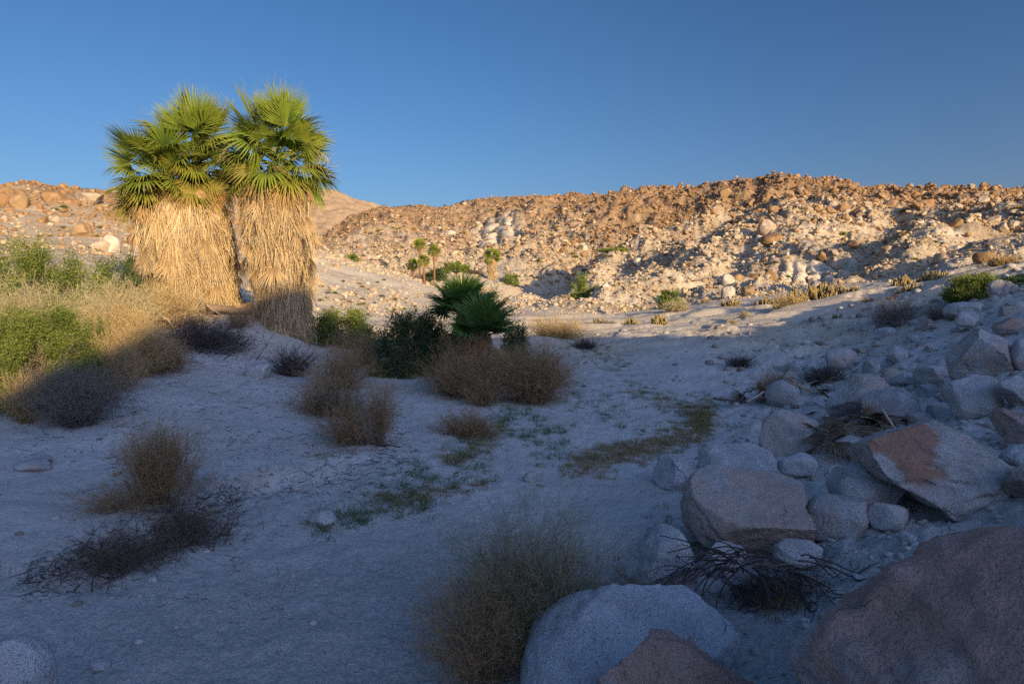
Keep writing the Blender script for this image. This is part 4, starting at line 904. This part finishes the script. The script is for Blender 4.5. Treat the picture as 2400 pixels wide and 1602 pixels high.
tb((960, 795, 1220, 935), M_twigred, 'wide brown bush below the young palms on their left', 209, 460, 4200, 9000, r=17.6, wid=.008, spread=1.3)
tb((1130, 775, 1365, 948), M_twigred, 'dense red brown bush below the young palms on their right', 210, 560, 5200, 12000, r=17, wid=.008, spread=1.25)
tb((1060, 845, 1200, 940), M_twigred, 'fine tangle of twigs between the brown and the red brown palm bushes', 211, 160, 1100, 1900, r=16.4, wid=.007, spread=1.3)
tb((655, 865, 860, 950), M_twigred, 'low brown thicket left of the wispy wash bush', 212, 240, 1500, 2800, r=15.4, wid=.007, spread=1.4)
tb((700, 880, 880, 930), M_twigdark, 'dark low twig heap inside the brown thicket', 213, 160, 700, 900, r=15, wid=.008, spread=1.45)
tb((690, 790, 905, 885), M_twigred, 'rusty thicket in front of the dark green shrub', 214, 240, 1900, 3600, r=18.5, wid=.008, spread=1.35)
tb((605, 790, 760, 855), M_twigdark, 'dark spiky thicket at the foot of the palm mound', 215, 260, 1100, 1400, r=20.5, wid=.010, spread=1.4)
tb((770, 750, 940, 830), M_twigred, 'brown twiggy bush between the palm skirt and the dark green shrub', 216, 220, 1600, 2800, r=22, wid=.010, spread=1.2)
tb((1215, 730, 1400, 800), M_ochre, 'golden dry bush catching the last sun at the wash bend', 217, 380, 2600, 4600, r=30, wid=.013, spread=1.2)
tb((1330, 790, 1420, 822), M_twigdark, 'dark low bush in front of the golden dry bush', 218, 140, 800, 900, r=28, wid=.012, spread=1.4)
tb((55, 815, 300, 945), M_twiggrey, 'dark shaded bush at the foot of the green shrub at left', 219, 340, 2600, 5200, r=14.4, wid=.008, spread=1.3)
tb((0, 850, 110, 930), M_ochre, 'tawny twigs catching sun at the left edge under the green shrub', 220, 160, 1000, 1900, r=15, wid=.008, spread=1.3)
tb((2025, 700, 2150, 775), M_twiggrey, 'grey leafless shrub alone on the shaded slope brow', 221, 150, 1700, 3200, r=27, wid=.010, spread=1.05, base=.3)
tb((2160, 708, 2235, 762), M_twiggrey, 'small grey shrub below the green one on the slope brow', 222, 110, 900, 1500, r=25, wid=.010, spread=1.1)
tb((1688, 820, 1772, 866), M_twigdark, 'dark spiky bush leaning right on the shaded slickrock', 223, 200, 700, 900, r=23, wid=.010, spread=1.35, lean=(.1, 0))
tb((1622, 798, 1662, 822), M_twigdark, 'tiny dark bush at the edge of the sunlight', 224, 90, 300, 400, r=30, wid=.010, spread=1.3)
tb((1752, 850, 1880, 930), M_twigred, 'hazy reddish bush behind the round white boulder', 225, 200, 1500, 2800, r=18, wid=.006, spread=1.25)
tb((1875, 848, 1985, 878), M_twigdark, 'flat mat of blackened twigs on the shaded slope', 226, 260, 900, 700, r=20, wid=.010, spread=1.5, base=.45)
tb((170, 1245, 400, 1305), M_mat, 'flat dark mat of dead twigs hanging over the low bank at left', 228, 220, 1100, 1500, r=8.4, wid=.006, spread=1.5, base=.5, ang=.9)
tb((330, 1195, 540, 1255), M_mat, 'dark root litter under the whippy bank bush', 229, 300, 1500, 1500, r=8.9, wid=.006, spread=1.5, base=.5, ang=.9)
# --- sunlit left thicket
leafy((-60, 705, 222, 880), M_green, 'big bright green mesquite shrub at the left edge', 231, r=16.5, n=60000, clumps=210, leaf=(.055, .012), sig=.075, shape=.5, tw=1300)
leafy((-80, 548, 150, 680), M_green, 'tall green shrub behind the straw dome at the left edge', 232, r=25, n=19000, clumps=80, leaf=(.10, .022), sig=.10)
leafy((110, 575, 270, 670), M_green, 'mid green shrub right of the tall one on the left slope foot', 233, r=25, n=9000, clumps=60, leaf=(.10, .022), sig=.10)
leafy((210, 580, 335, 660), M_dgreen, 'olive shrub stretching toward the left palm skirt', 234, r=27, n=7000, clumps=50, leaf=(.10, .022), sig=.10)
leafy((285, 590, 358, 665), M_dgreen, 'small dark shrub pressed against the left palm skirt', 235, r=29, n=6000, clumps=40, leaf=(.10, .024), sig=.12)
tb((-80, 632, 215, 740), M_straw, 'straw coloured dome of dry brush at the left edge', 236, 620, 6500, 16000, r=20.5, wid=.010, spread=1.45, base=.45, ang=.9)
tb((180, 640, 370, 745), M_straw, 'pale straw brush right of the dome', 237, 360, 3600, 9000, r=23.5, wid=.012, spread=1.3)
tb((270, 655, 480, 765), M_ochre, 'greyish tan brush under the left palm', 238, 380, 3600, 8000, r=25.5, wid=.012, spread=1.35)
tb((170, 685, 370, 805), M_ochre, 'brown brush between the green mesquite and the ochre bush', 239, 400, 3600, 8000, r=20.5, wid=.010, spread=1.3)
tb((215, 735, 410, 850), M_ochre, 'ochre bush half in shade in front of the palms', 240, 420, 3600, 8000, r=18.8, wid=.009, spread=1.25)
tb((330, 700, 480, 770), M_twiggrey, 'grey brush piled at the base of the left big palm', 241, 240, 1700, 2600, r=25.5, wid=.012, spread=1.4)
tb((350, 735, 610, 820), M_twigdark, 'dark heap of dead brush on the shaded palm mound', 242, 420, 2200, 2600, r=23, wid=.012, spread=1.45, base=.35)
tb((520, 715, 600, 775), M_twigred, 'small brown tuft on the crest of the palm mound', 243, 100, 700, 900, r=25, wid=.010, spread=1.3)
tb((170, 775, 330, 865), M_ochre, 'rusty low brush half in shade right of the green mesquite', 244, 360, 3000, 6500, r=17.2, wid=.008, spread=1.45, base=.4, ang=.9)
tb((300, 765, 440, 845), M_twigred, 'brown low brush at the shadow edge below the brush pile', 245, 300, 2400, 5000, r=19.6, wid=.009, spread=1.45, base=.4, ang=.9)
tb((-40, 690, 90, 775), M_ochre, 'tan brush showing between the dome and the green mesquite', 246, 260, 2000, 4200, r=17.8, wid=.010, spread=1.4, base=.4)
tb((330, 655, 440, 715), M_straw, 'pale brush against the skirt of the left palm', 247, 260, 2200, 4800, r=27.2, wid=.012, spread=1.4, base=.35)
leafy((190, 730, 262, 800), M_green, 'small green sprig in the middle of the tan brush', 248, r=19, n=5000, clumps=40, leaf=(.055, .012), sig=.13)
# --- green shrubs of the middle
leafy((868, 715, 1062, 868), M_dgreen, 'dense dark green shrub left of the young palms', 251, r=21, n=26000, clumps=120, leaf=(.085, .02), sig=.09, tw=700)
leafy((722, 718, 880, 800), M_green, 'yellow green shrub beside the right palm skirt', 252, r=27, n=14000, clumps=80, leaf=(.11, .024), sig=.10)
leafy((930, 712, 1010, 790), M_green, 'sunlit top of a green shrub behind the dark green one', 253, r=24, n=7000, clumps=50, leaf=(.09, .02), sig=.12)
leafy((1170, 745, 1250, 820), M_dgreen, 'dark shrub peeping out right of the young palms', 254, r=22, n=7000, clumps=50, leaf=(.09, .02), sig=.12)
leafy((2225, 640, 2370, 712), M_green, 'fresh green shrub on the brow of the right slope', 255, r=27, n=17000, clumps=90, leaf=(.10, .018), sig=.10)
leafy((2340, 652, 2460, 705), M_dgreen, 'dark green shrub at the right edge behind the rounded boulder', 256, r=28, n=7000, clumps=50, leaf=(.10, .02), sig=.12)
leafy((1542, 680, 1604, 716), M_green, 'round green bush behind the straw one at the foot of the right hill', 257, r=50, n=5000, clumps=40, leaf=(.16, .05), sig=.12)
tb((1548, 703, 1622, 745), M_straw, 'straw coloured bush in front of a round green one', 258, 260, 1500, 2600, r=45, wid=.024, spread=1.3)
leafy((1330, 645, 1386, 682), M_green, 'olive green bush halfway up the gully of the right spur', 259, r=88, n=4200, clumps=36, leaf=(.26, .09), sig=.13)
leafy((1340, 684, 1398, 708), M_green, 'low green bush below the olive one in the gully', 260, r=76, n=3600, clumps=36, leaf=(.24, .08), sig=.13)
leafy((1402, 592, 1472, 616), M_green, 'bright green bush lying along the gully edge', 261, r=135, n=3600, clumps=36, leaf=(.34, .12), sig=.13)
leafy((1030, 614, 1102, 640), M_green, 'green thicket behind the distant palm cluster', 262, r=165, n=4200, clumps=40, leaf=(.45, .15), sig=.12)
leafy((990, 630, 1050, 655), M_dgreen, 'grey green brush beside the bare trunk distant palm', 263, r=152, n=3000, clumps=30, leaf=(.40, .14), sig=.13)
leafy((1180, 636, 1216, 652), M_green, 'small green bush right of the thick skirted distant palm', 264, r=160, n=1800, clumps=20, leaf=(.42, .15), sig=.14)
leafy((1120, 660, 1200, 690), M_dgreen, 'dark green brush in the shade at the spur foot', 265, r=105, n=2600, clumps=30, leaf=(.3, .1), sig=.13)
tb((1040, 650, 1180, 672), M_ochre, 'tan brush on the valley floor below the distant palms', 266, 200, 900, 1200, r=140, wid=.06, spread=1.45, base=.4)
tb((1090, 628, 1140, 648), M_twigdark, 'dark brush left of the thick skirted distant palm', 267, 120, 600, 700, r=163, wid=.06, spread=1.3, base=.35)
leafy((812, 594, 838, 612), M_green, 'lone green bush on the crest of the pale left slope', 268, r=86, n=1300, clumps=16, leaf=(.22, .08), sig=.15)
# --- cholla and dry bushes along the slickrock rim
C = cholla
C((1880, 655, 1985, 712), 'largest cholla thicket at the middle of the slickrock rim', 271, r=43, n=110, rad=.07)
C((1840, 675, 1895, 712), 'dark green cholla clump left of the largest thicket', 272, r=42, n=45, rad=.065)
C((1975, 665, 2018, 690), 'sparse cholla at the right end of the largest thicket', 273, r=44, n=26, rad=.055)
C((2140, 628, 2222, 668), 'long low cholla thicket on the rim below the right hill', 274, r=42, n=95, rad=.065)
C((2090, 640, 2142, 684), 'dark cholla clump left of the long low thicket', 275, r=41, n=44, rad=.065)
C((2098, 662, 2160, 700), 'pale tipped cholla in front of the dark clump', 276, r=38, n=42, rad=.06)
C((2238, 635, 2298, 660), 'cholla patch behind the fresh green shrub', 277, r=41, n=46, rad=.06)
C((2076, 688, 2110, 714), 'small pale cholla above the grey shaded shrub', 278, r=34, n=24, rad=.05)
C((1762, 692, 1832, 722), 'low cholla left of the brown rim bush', 279, r=42, n=40, rad=.06)
C((1692, 694, 1740, 726), 'small cholla clump beside a thin pole cactus', 280, r=43, n=30, rad=.06)
C((1688, 696, 1700, 728), 'thin pole cactus standing alone on the rim', 281, r=43, n=3, rad=.06)
C((1522, 732, 1568, 764), 'round golden cholla on the slickrock near the wash', 282, r=37, n=46, rad=.055)
C((1458, 734, 1500, 752), 'low cholla left of the round golden one', 283, r=39, n=22, rad=.05)
C((1384, 738, 1424, 752), 'flat cholla sprig nearest the wash bend', 284, r=41, n=18, rad=.05)
C((1668, 800, 1690, 818), 'dark small cactus on the shaded slickrock', 285, r=28, n=10, m=M_cactusd, rad=.035)
C((1944, 728, 1978, 770), 'tall many armed dark cactus on the brow', 286, r=30.5, n=14, m=M_cactusd, rad=.05)
tb((1805, 690, 1885, 735), M_ochre, 'brown rounded bush on the slickrock rim', 287, 260, 1700, 2600, r=39, wid=.020, spread=1.3)
tb((2310, 598, 2385, 648), M_ochre, 'tall ochre brush at the top right of the rim', 288, 240, 1500, 2400, r=40, wid=.022, spread=1.0)
tb((2012, 692, 2062, 714), M_twigred, 'pinkish thin twigs on the slickrock', 289, 80, 400, 500, r=35, wid=.014, spread=1.2)
tb((1730, 725, 1760, 745), M_straw, 'small pale bush at the middle of the slickrock', 290, 110, 500, 700, r=37, wid=.014, spread=1.3)
tb((1700, 744, 1730, 758), M_straw, 'tiny pinkish straw bush low on the slickrock', 291, 90, 400, 500, r=35, wid=.012, spread=1.3)
tb((1395, 745, 1450, 766), M_twiggrey, 'low grey brush at the foot of the slickrock', 292, 150, 700, 800, r=40, wid=.018, spread=1.4)
tb((1636, 698, 1672, 718), M_straw, 'round pale bush left of the cream outcrop', 293, 130, 700, 900, r=50, wid=.02, spread=1.3)
# ocotillo on the skyline
def ocotillo(px, py0, py1, r, label, seed):
    rng = np.random.default_rng(seed); p = at(px, py1, r); z = ground(p[0], p[1]); h = at(px, py0, r)[2]-z; n = 14
    _, V, F, A = strands(rng, np.zeros((n, 3)), np.stack([rng.normal(.1, .3, n), rng.normal(0, .3, n), np.ones(n)], 1), h*rng.uniform(.7, 1, n), .14, 6, .06, 0, .4); mb = MB(); mb.add(V, F, A*.5+.3)
    tag(mb.build('ocotillo', M_twiggrey, loc=(p[0], p[1], z-.1)), label, 'shrub')
ocotillo(2086, 424, 448, 206, 'spindly ocotillo standing tallest on the right skyline', 1); ocotillo(1655, 426, 442, 246, 'faint ocotillo on the skyline left of the summit', 2)
# small bushes dotted on the slopes, sharing meshes
def slope_bushes():
    rng = np.random.default_rng(33); pr = []
    for k in range(6):
        mb = MB(); n = 420; q = unit(rng.normal(size=(n, 3))); q[:, 2] = abs(q[:, 2])
        _, V, F, A = strands(rng, q*rng.uniform(.1, .5, (n, 1)), q+rng.normal(0, .3, (n, 3)), .6, .055, 3, .2, .02, .4); mb.add(V, F, A)
        pr.append(mesh_of(mb, 'bush', (M_ochre, M_straw, M_twiggrey, M_olive, M_green, M_ochre)[k]))
    names = ['tan', 'straw', 'grey', 'olive', 'green', 'tan']
    for poly, n, side in (([(1250, 600), (1500, 480), (1830, 440), (2400, 470), (2400, 600), (2050, 650), (1650, 700), (1300, 710)], 120, 'right hillside'),
                          ([(740, 590), (960, 500), (1270, 470), (1480, 465), (1300, 580), (1000, 610)], 50, 'far middle hillside'), ([(0, 470), (240, 460), (340, 600), (0, 530)], 22, 'left slope'), ([(740, 600), (1000, 690), (960, 735), (740, 740)], 18, 'pale slope behind the palms'), ([(740, 640), (1000, 700), (960, 740), (740, 740)], 26, 'sandy foot of the pale slope')):
        q = in_poly(n, poly); Pt, ok = hits(q[:, 0], q[:, 1], 30)
        for p in Pt:
            r = math.hypot(p[0], p[1]); s = rng.uniform(7, 19)/FPX*r*.55; k = rng.integers(6)
            o = bpy.data.objects.new('dry_bush', pr[k]); COL.objects.link(o); o.location = (p[0], p[1], p[2]-.05*s); o.scale = (s, s, s*rng.uniform(.6, .9)); o.rotation_euler = (0, 0, rng.uniform(0, 6.28))
            tag(o, f'small {names[k]} bush among those dotted over the {side}', 'bush', f'small {names[k]} bushes of the {side}')
slope_bushes()
# ------------------------------------------------------------------ grass, litter, dead wood
M_grass = ramp_mat('green_grass', [(0, (.07, .11, .035)), (1, (.13, .18, .06))], .2)
M_dry = ramp_mat('dry_grass', [(0, (.22, .15, .07)), (1, (.38, .28, .14))], .15)
def grass(name, label, m, spots, seed, hmul=1.):
    rng = np.random.default_rng(seed); mb = MB()
    for x0, y0, x1, y1, n, h in spots:
        u = rng.random(n); px = x0+(x1-x0)*u+rng.normal(0, 16, n); py = y0+(y1-y0)*u+rng.normal(0, 1, n)*abs(h)*130
        Pt, ok = hits(px, py, 4, 60)
        for p in Pt:
            k = rng.integers(12, 34); P0 = p+np.c_[rng.normal(0, .055, (k, 2)), np.zeros(k)-.01]; D = np.c_[rng.normal(0, .5, (k, 2)), np.ones(k)]
            _, V, F, A = strands(rng, P0, D, abs(h)*hmul*rng.uniform(.4, 1.1, k), .007, 3, .2, -.12, .2); mb.add(V, F, A)
    tag(mb.build(name, m), label, 'grass', kind='stuff')
grass('green_grass', 'sparse short green grass on the sandy wash', M_grass,
      [(1480, 905, 1660, 985, 80, .12), (1660, 960, 1640, 1010, 60, .14), (1330, 1090, 1640, 1010, 70, .13), (1240, 880, 1500, 1000, 70, .16), (1180, 960, 1330, 1040, 60, .2), (1340, 800, 1480, 860, 60, .12), (880, 1170, 1010, 1160, 50, .16), (1040, 1060, 1140, 1050, 40, .16),
       (1140, 1000, 1190, 1000, 36, .14), (760, 1220, 880, 1210, 26, .16), (920, 1090, 1010, 1110, 20, .14), (1020, 1140, 1140, 1130, 36, .1), (1545, 1190, 1560, 1195, 6, .1), (1600, 1140, 1640, 1150, 10, .14), (1200, 1000, 1340, 1100, 22, .1), (1680, 980, 1740, 1010, 14, .08), (1300, 800, 1420, 815, 50, .15)], 41)
grass('dry_grass', 'tawny dry grass fringe along the wash', M_dry,
      [(1470, 915, 1665, 975, 160, .10), (1655, 955, 1640, 1015, 190, .13), (1340, 1095, 1640, 1015, 420, .12), (1040, 1075, 1150, 1050, 60, .12), (1100, 1030, 1190, 1010, 50, .12), (890, 1180, 1000, 1165, 40, .12), (1000, 1150, 1150, 1135, 60, .07), (1400, 820, 1480, 870, 70, .1), (1010, 930, 1350, 945, 120, .08), (1780, 1390, 1860, 1410, 46, .14), (730, 1065, 900, 1055, 50, .05), (380, 1230, 480, 1200, 40, .06)], 42)
def litter():
    rng = np.random.default_rng(55); mb = MB(); pts = []
    for x0, y0, x1, y1, n, sp_ in [(60, 1370, 560, 1160, 1500, 24), (430, 1190, 950, 1090, 420, 22), (480, 1010, 900, 1080, 260, 40), (250, 940, 700, 900, 260, 50), (650, 900, 960, 1000, 260, 40), (700, 1150, 1150, 1110, 300, 40), (0, 1000, 300, 1100, 120, 60), (300, 850, 620, 830, 260, 22),
                                     (1650, 840, 2350, 800, 320, 70), (1700, 960, 2000, 900, 200, 40), (1600, 1250, 2050, 1300, 300, 50), (1850, 1330, 1960, 1400, 160, 40), (300, 1250, 700, 1350, 160, 90), (1900, 940, 2400, 900, 160, 60), (1200, 880, 1500, 960, 160, 60), (150, 930, 330, 940, 160, 14), (680, 940, 930, 1060, 200, 12)]:
        t = rng.random(n); Pt, ok = hits(x0+(x1-x0)*t+rng.normal(0, 8, n), y0+(y1-y0)*t+rng.normal(0, sp_, n), 3.5, 45); pts.append(Pt)
    Pt = np.concatenate(pts); n = len(Pt); r = np.hypot(Pt[:, 0], Pt[:, 1])
    D = np.c_[rng.normal(0, 1, (n, 2)), rng.normal(0, .05, n)]; _, V, F, A = strands(rng, Pt+[0, 0, .012], D, (.06+.30*rng.random(n)**2)*np.minimum(r/10, 1.4), .006*np.minimum(r/8, 1.6)*rng.uniform(.6, 1.6, n), 4, .22, 0, .4, 0, 1, .3)
    mb.add(V, F, A); tag(mb.build('twig_litter', M_twigdark), 'dark broken twigs and leaf litter strewn over the sand', 'litter', kind='stuff')
litter()
def wander_path(rng, p, d, L, n=9, w=.2, g=0):
    pts = [np.array(p, float)]; d = unit(np.array(d, float))
    for k in range(n): d = unit(d+rng.normal(0, w, 3)+[0, 0, g]); pts.append(pts[-1]+d*L/n)
    return np.array(pts)
def gpt(px, py, rise=0.):
    h = hit(px, py); return h+np.array([0, 0, rise])
M_wood = ramp_mat('dead_wood', [(0, (.16, .11, .075)), (.5, (.30, .22, .155)), (1, (.46, .38, .30))])
M_black = ramp_mat('blackened_wood', [(0, (.03, .026, .024)), (1, (.11, .09, .075))])
M_sheath = ramp_mat('frond_sheath', [(0, (.07, .035, .025)), (1, (.15, .085, .06))])
def limb(pts, r0, r1, label, m=M_wood, name='dead_branch', cat='branch', A=.6):
    pts = np.array(pts, float); t = np.linspace(0, len(pts)-1, 5*len(pts)); k = np.minimum(t.astype(int), len(pts)-2); f = (t-k)[:, None]; f = f
    sm = pts[k]*(1-f)+pts[k+1]*f
    for _ in range(3): sm[1:-1] = (sm[:-2]+sm[1:-1]*2+sm[2:])/4
    sm = sm+np.random.default_rng(len(label)).normal(0, r0*.25, sm.shape)
    mb = MB(); add_tube(mb, sm-sm[0], np.linspace(r0, r1, len(sm)), 7, A); o = mb.build(name, m, loc=sm[0]); tag(o, label, cat); return o
# log and dead branches by the palms
a, b = at(474, 718, 26.4), at(603, 733, 26.2)
mb = MB(); q = np.linspace(0, 1, 12)[:, None]*(b-a)[None]; q[:, 2] += .015*np.sin(np.arange(12)*1.7); add_tube(mb, q, .13+.015*np.cos(np.arange(12)*2.1), 9, .12)
o = mb.build('fallen_log', M_wood, loc=a); tag(o, 'dark brown fallen log lying across the front of the palms', 'log')
def brl(pl, r0, r1, label, **k): limb([at(*p) for p in pl], r0, r1, label, **k)
brl([(352, 772, 23.62), (400, 776, 23.41), (440, 766, 23.62), (476, 750, 24.03)], .035, .02, 'long pale branch lying lowest in front of the brush pile')
brl([(372, 736, 24.56), (392, 748, 24.45), (408, 770, 24.24)], .04, .02, 'pale forked stick standing at the left of the brush pile')
brl([(352, 760, 24.56), (376, 742, 24.56), (380, 738, 24.66)], .03, .02, 'short pale stick propped against the forked one')
brl([(422, 697, 26.12), (450, 720, 25.81), (480, 745, 25.50)], .045, .025, 'long grey branch sloping down from the palm base')
brl([(478, 697, 26.12), (462, 716, 25.81), (454, 738, 25.60)], .05, .03, 'curved orange stick crossing the sloping grey branch')
brl([(482, 712, 26.02), (500, 727, 25.71), (515, 735, 25.50)], .035, .02, 'light stick leaning on the fallen log')
brl([(610, 740, 25.92), (650, 766, 25.39), (700, 788, 25.08)], .03, .02, 'long stick lying along the foot of the shaded skirt')
brl([(430, 745, 25.08), (470, 736, 25.29), (455, 760, 24.87), (500, 772, 24.24)], .03, .015, 'crooked grey branch deep in the brush pile')
# black branch pile in the foreground
def branch_pile(label, name, m, starts, seed, rad, L, twm=None):
    rng = np.random.default_rng(seed); c = np.mean([s[0] for s in starts], axis=0); c[2] = ground(c[0], c[1]); o = empty(name, c); tag(o, label, 'branch pile')
    for p, d, k in starts:
        p = np.array(p); mb = MB()
        for i in range(k):
            q = wander_path(rng, p-c+rng.normal(0, .06, 3)*[1, 1, .3], np.array(d)+rng.normal(0, .22, 3), L*rng.uniform(.5, 1.1), 12, .13, -.08)
            q[:, 2] = np.maximum(q[:, 2], T(q[:, 0]+c[0], q[:, 1]+c[1])-c[2]+rad)
            add_tube(mb, q, np.linspace(rad*rng.uniform(.6, 1.2), rad*.35, 13), 5, rng.uniform(0, 1))
        mb.build('branch', m if rng.random() < .6 else M_twigdark, o)
    return o
P_ = lambda px, py, r, dz=0: at(px, py, r)+np.array([0, 0, dz])
branch_pile('tangle of arching blackened branches in front of the orange brown boulder', 'branch_pile', M_black,
    [(P_(1760, 1300, 6.67), (-1, -.1, .25), 10), (P_(1720, 1310, 6.44), (-1, .05, .12), 9), (P_(1700, 1330, 6.33), (-.8, -.3, .1), 7), (P_(1790, 1320, 6.44), (1, -.15, .0), 8), (P_(1770, 1330, 6.33), (.5, -.6, .05), 9), (P_(1850, 1345, 6.21), (.4, -.6, -.1), 8), (P_(1890, 1350, 6.10), (-.2, -.8, -.05), 6), (P_(1640, 1340, 6.55), (-1, .0, .05), 6), (P_(1880, 1310, 6.55), (1, .1, .0), 6)], 61, .010, .7)
tb((1690, 1345, 1920, 1425), M_twigdark, 'matted dark twigs heaped under the blackened branches', 301, 260, 1300, 1300, r=6.4, wid=.006, spread=1.45, base=.4)
# dead fronds
def dead_fronds(label, spots, seed, sc=.6):
    rng = np.random.default_rng(seed); c = np.mean([s for s in spots], axis=0); c[2] = ground(c[0], c[1]); o = empty('dead_frond_pile', c); tag(o, label, 'frond pile')
    for i, s in enumerate(spots): q = np.array(s); q[2] = ground(q[0], q[1])+rng.uniform(.05, .75)*sc; put_frond(FRP[rng.integers(3)], o, q-c, rng.uniform(0, 6.28), R_(rng.uniform(84, 100)), rng.normal(0, .5), sc*rng.uniform(.6, 1.1), 'dead_frond')
    return o
M_thatchd = ramp_mat('weathered_frond', [(0, (.07, .045, .03)), (.5, (.16, .115, .07)), (1, (.32, .26, .18))])
FRP = [mesh_of(frond_arrays(90+i, .4, 1.0, 34, 48+14*i, .45), 'frond', M_thatchd) for i in range(3)]
rg = np.random.default_rng(7)
dead_fronds('pile of dead grey brown palm fronds between the pale boulders', [gpt(rg.uniform(1922, 2110), rg.uniform(1005, 1066)) for _ in range(60)], 71, .48)
dead_fronds('frayed dead fronds lying beside the round white boulder', [gpt(1870, 945), gpt(1895, 940), gpt(1775, 950), gpt(1915, 945), gpt(1880, 930), gpt(1790, 955), gpt(1760, 945)], 72, .6)
brl([(1672, 932, 16.80), (1700, 938, 16.67), (1740, 940, 16.55), (1742, 920, 16.55), (1770, 912, 16.55), (1800, 900, 16.43), (1835, 882, 16.55), (1850, 862, 16.80)], .03, .018, 'long twisted dark branch wrapping over the round white boulder', m=M_twigdark, A=.9)
brl([(1835, 885, 16.43), (1870, 905, 16.55), (1905, 920, 16.80)], .03, .02, 'grey branch sloping right behind the round white boulder', A=.4)
brl([(1750, 942, 16.18), (1790, 918, 16.43)], .02, .02, 'pale straight stick propped left of the round white boulder', A=1.)
def sheath(px, py, r, label, az, L, seed, lift=.04):
    V, F = rock(seed, 3, 3, .5, 0); L *= .7; V = V*[L/2, L*.15, L*.035]; V[:, 2] += .25*L*(V[:, 0]/L)**2+.5*np.abs(V[:, 1])
    p = gpt(px, py, lift) if r is None else P_(px, py, r); o = mk('frond_base', V, None, F, M_sheath, loc=p, attrs={'t': np.clip(.5+V[:, 0], 0, 1)}); o.rotation_euler = (0, -.25, az); tag(o, label, 'frond base')
sheath(1905, 1063, None, 'curved dark red frond base lying in front of the pile', .3, .55, 5)
sheath(2025, 1010, None, 'shiny purple frond base sticking up out of the frond pile', 2.2, .6, 6)
sheath(1965, 1030, None, 'small red frond scrap on the left of the pile', .9, .3, 7)
sheath(1752, 944, None, 'reddish frond base at the end of the twisted branch', .4, .4, 8)
sheath(1900, 974, None, 'brown dry frond base alone on the sand above the pale boulder', .1, .35, 9)
sheath(1610, 1290, None, 'yellowish frond strip under the orange brown boulder', -.3, .6, 10)
sheath(960, 1168, None, 'thin brown frond scrap on the wash beside green grass', .2, .25, 11, .02)
brl([(2065, 955, 11.6), (2095, 1000, 11.2), (2120, 1030, 11)], .02, .012, 'pale bent stalk at the right of the frond pile', A=.9)
brl([(885, 1040, 12.4), (930, 1046, 12.3), (950, 1050, 12.3)], .02, .012, 'dark stick lying right of the round spiny bush', m=M_twigdark)
brl([(1318, 1000, 12.9), (1345, 988, 13.1), (1346, 978, 13.2)], .008, .006, 'thin curved pale stick on the grassy sand', A=.8)
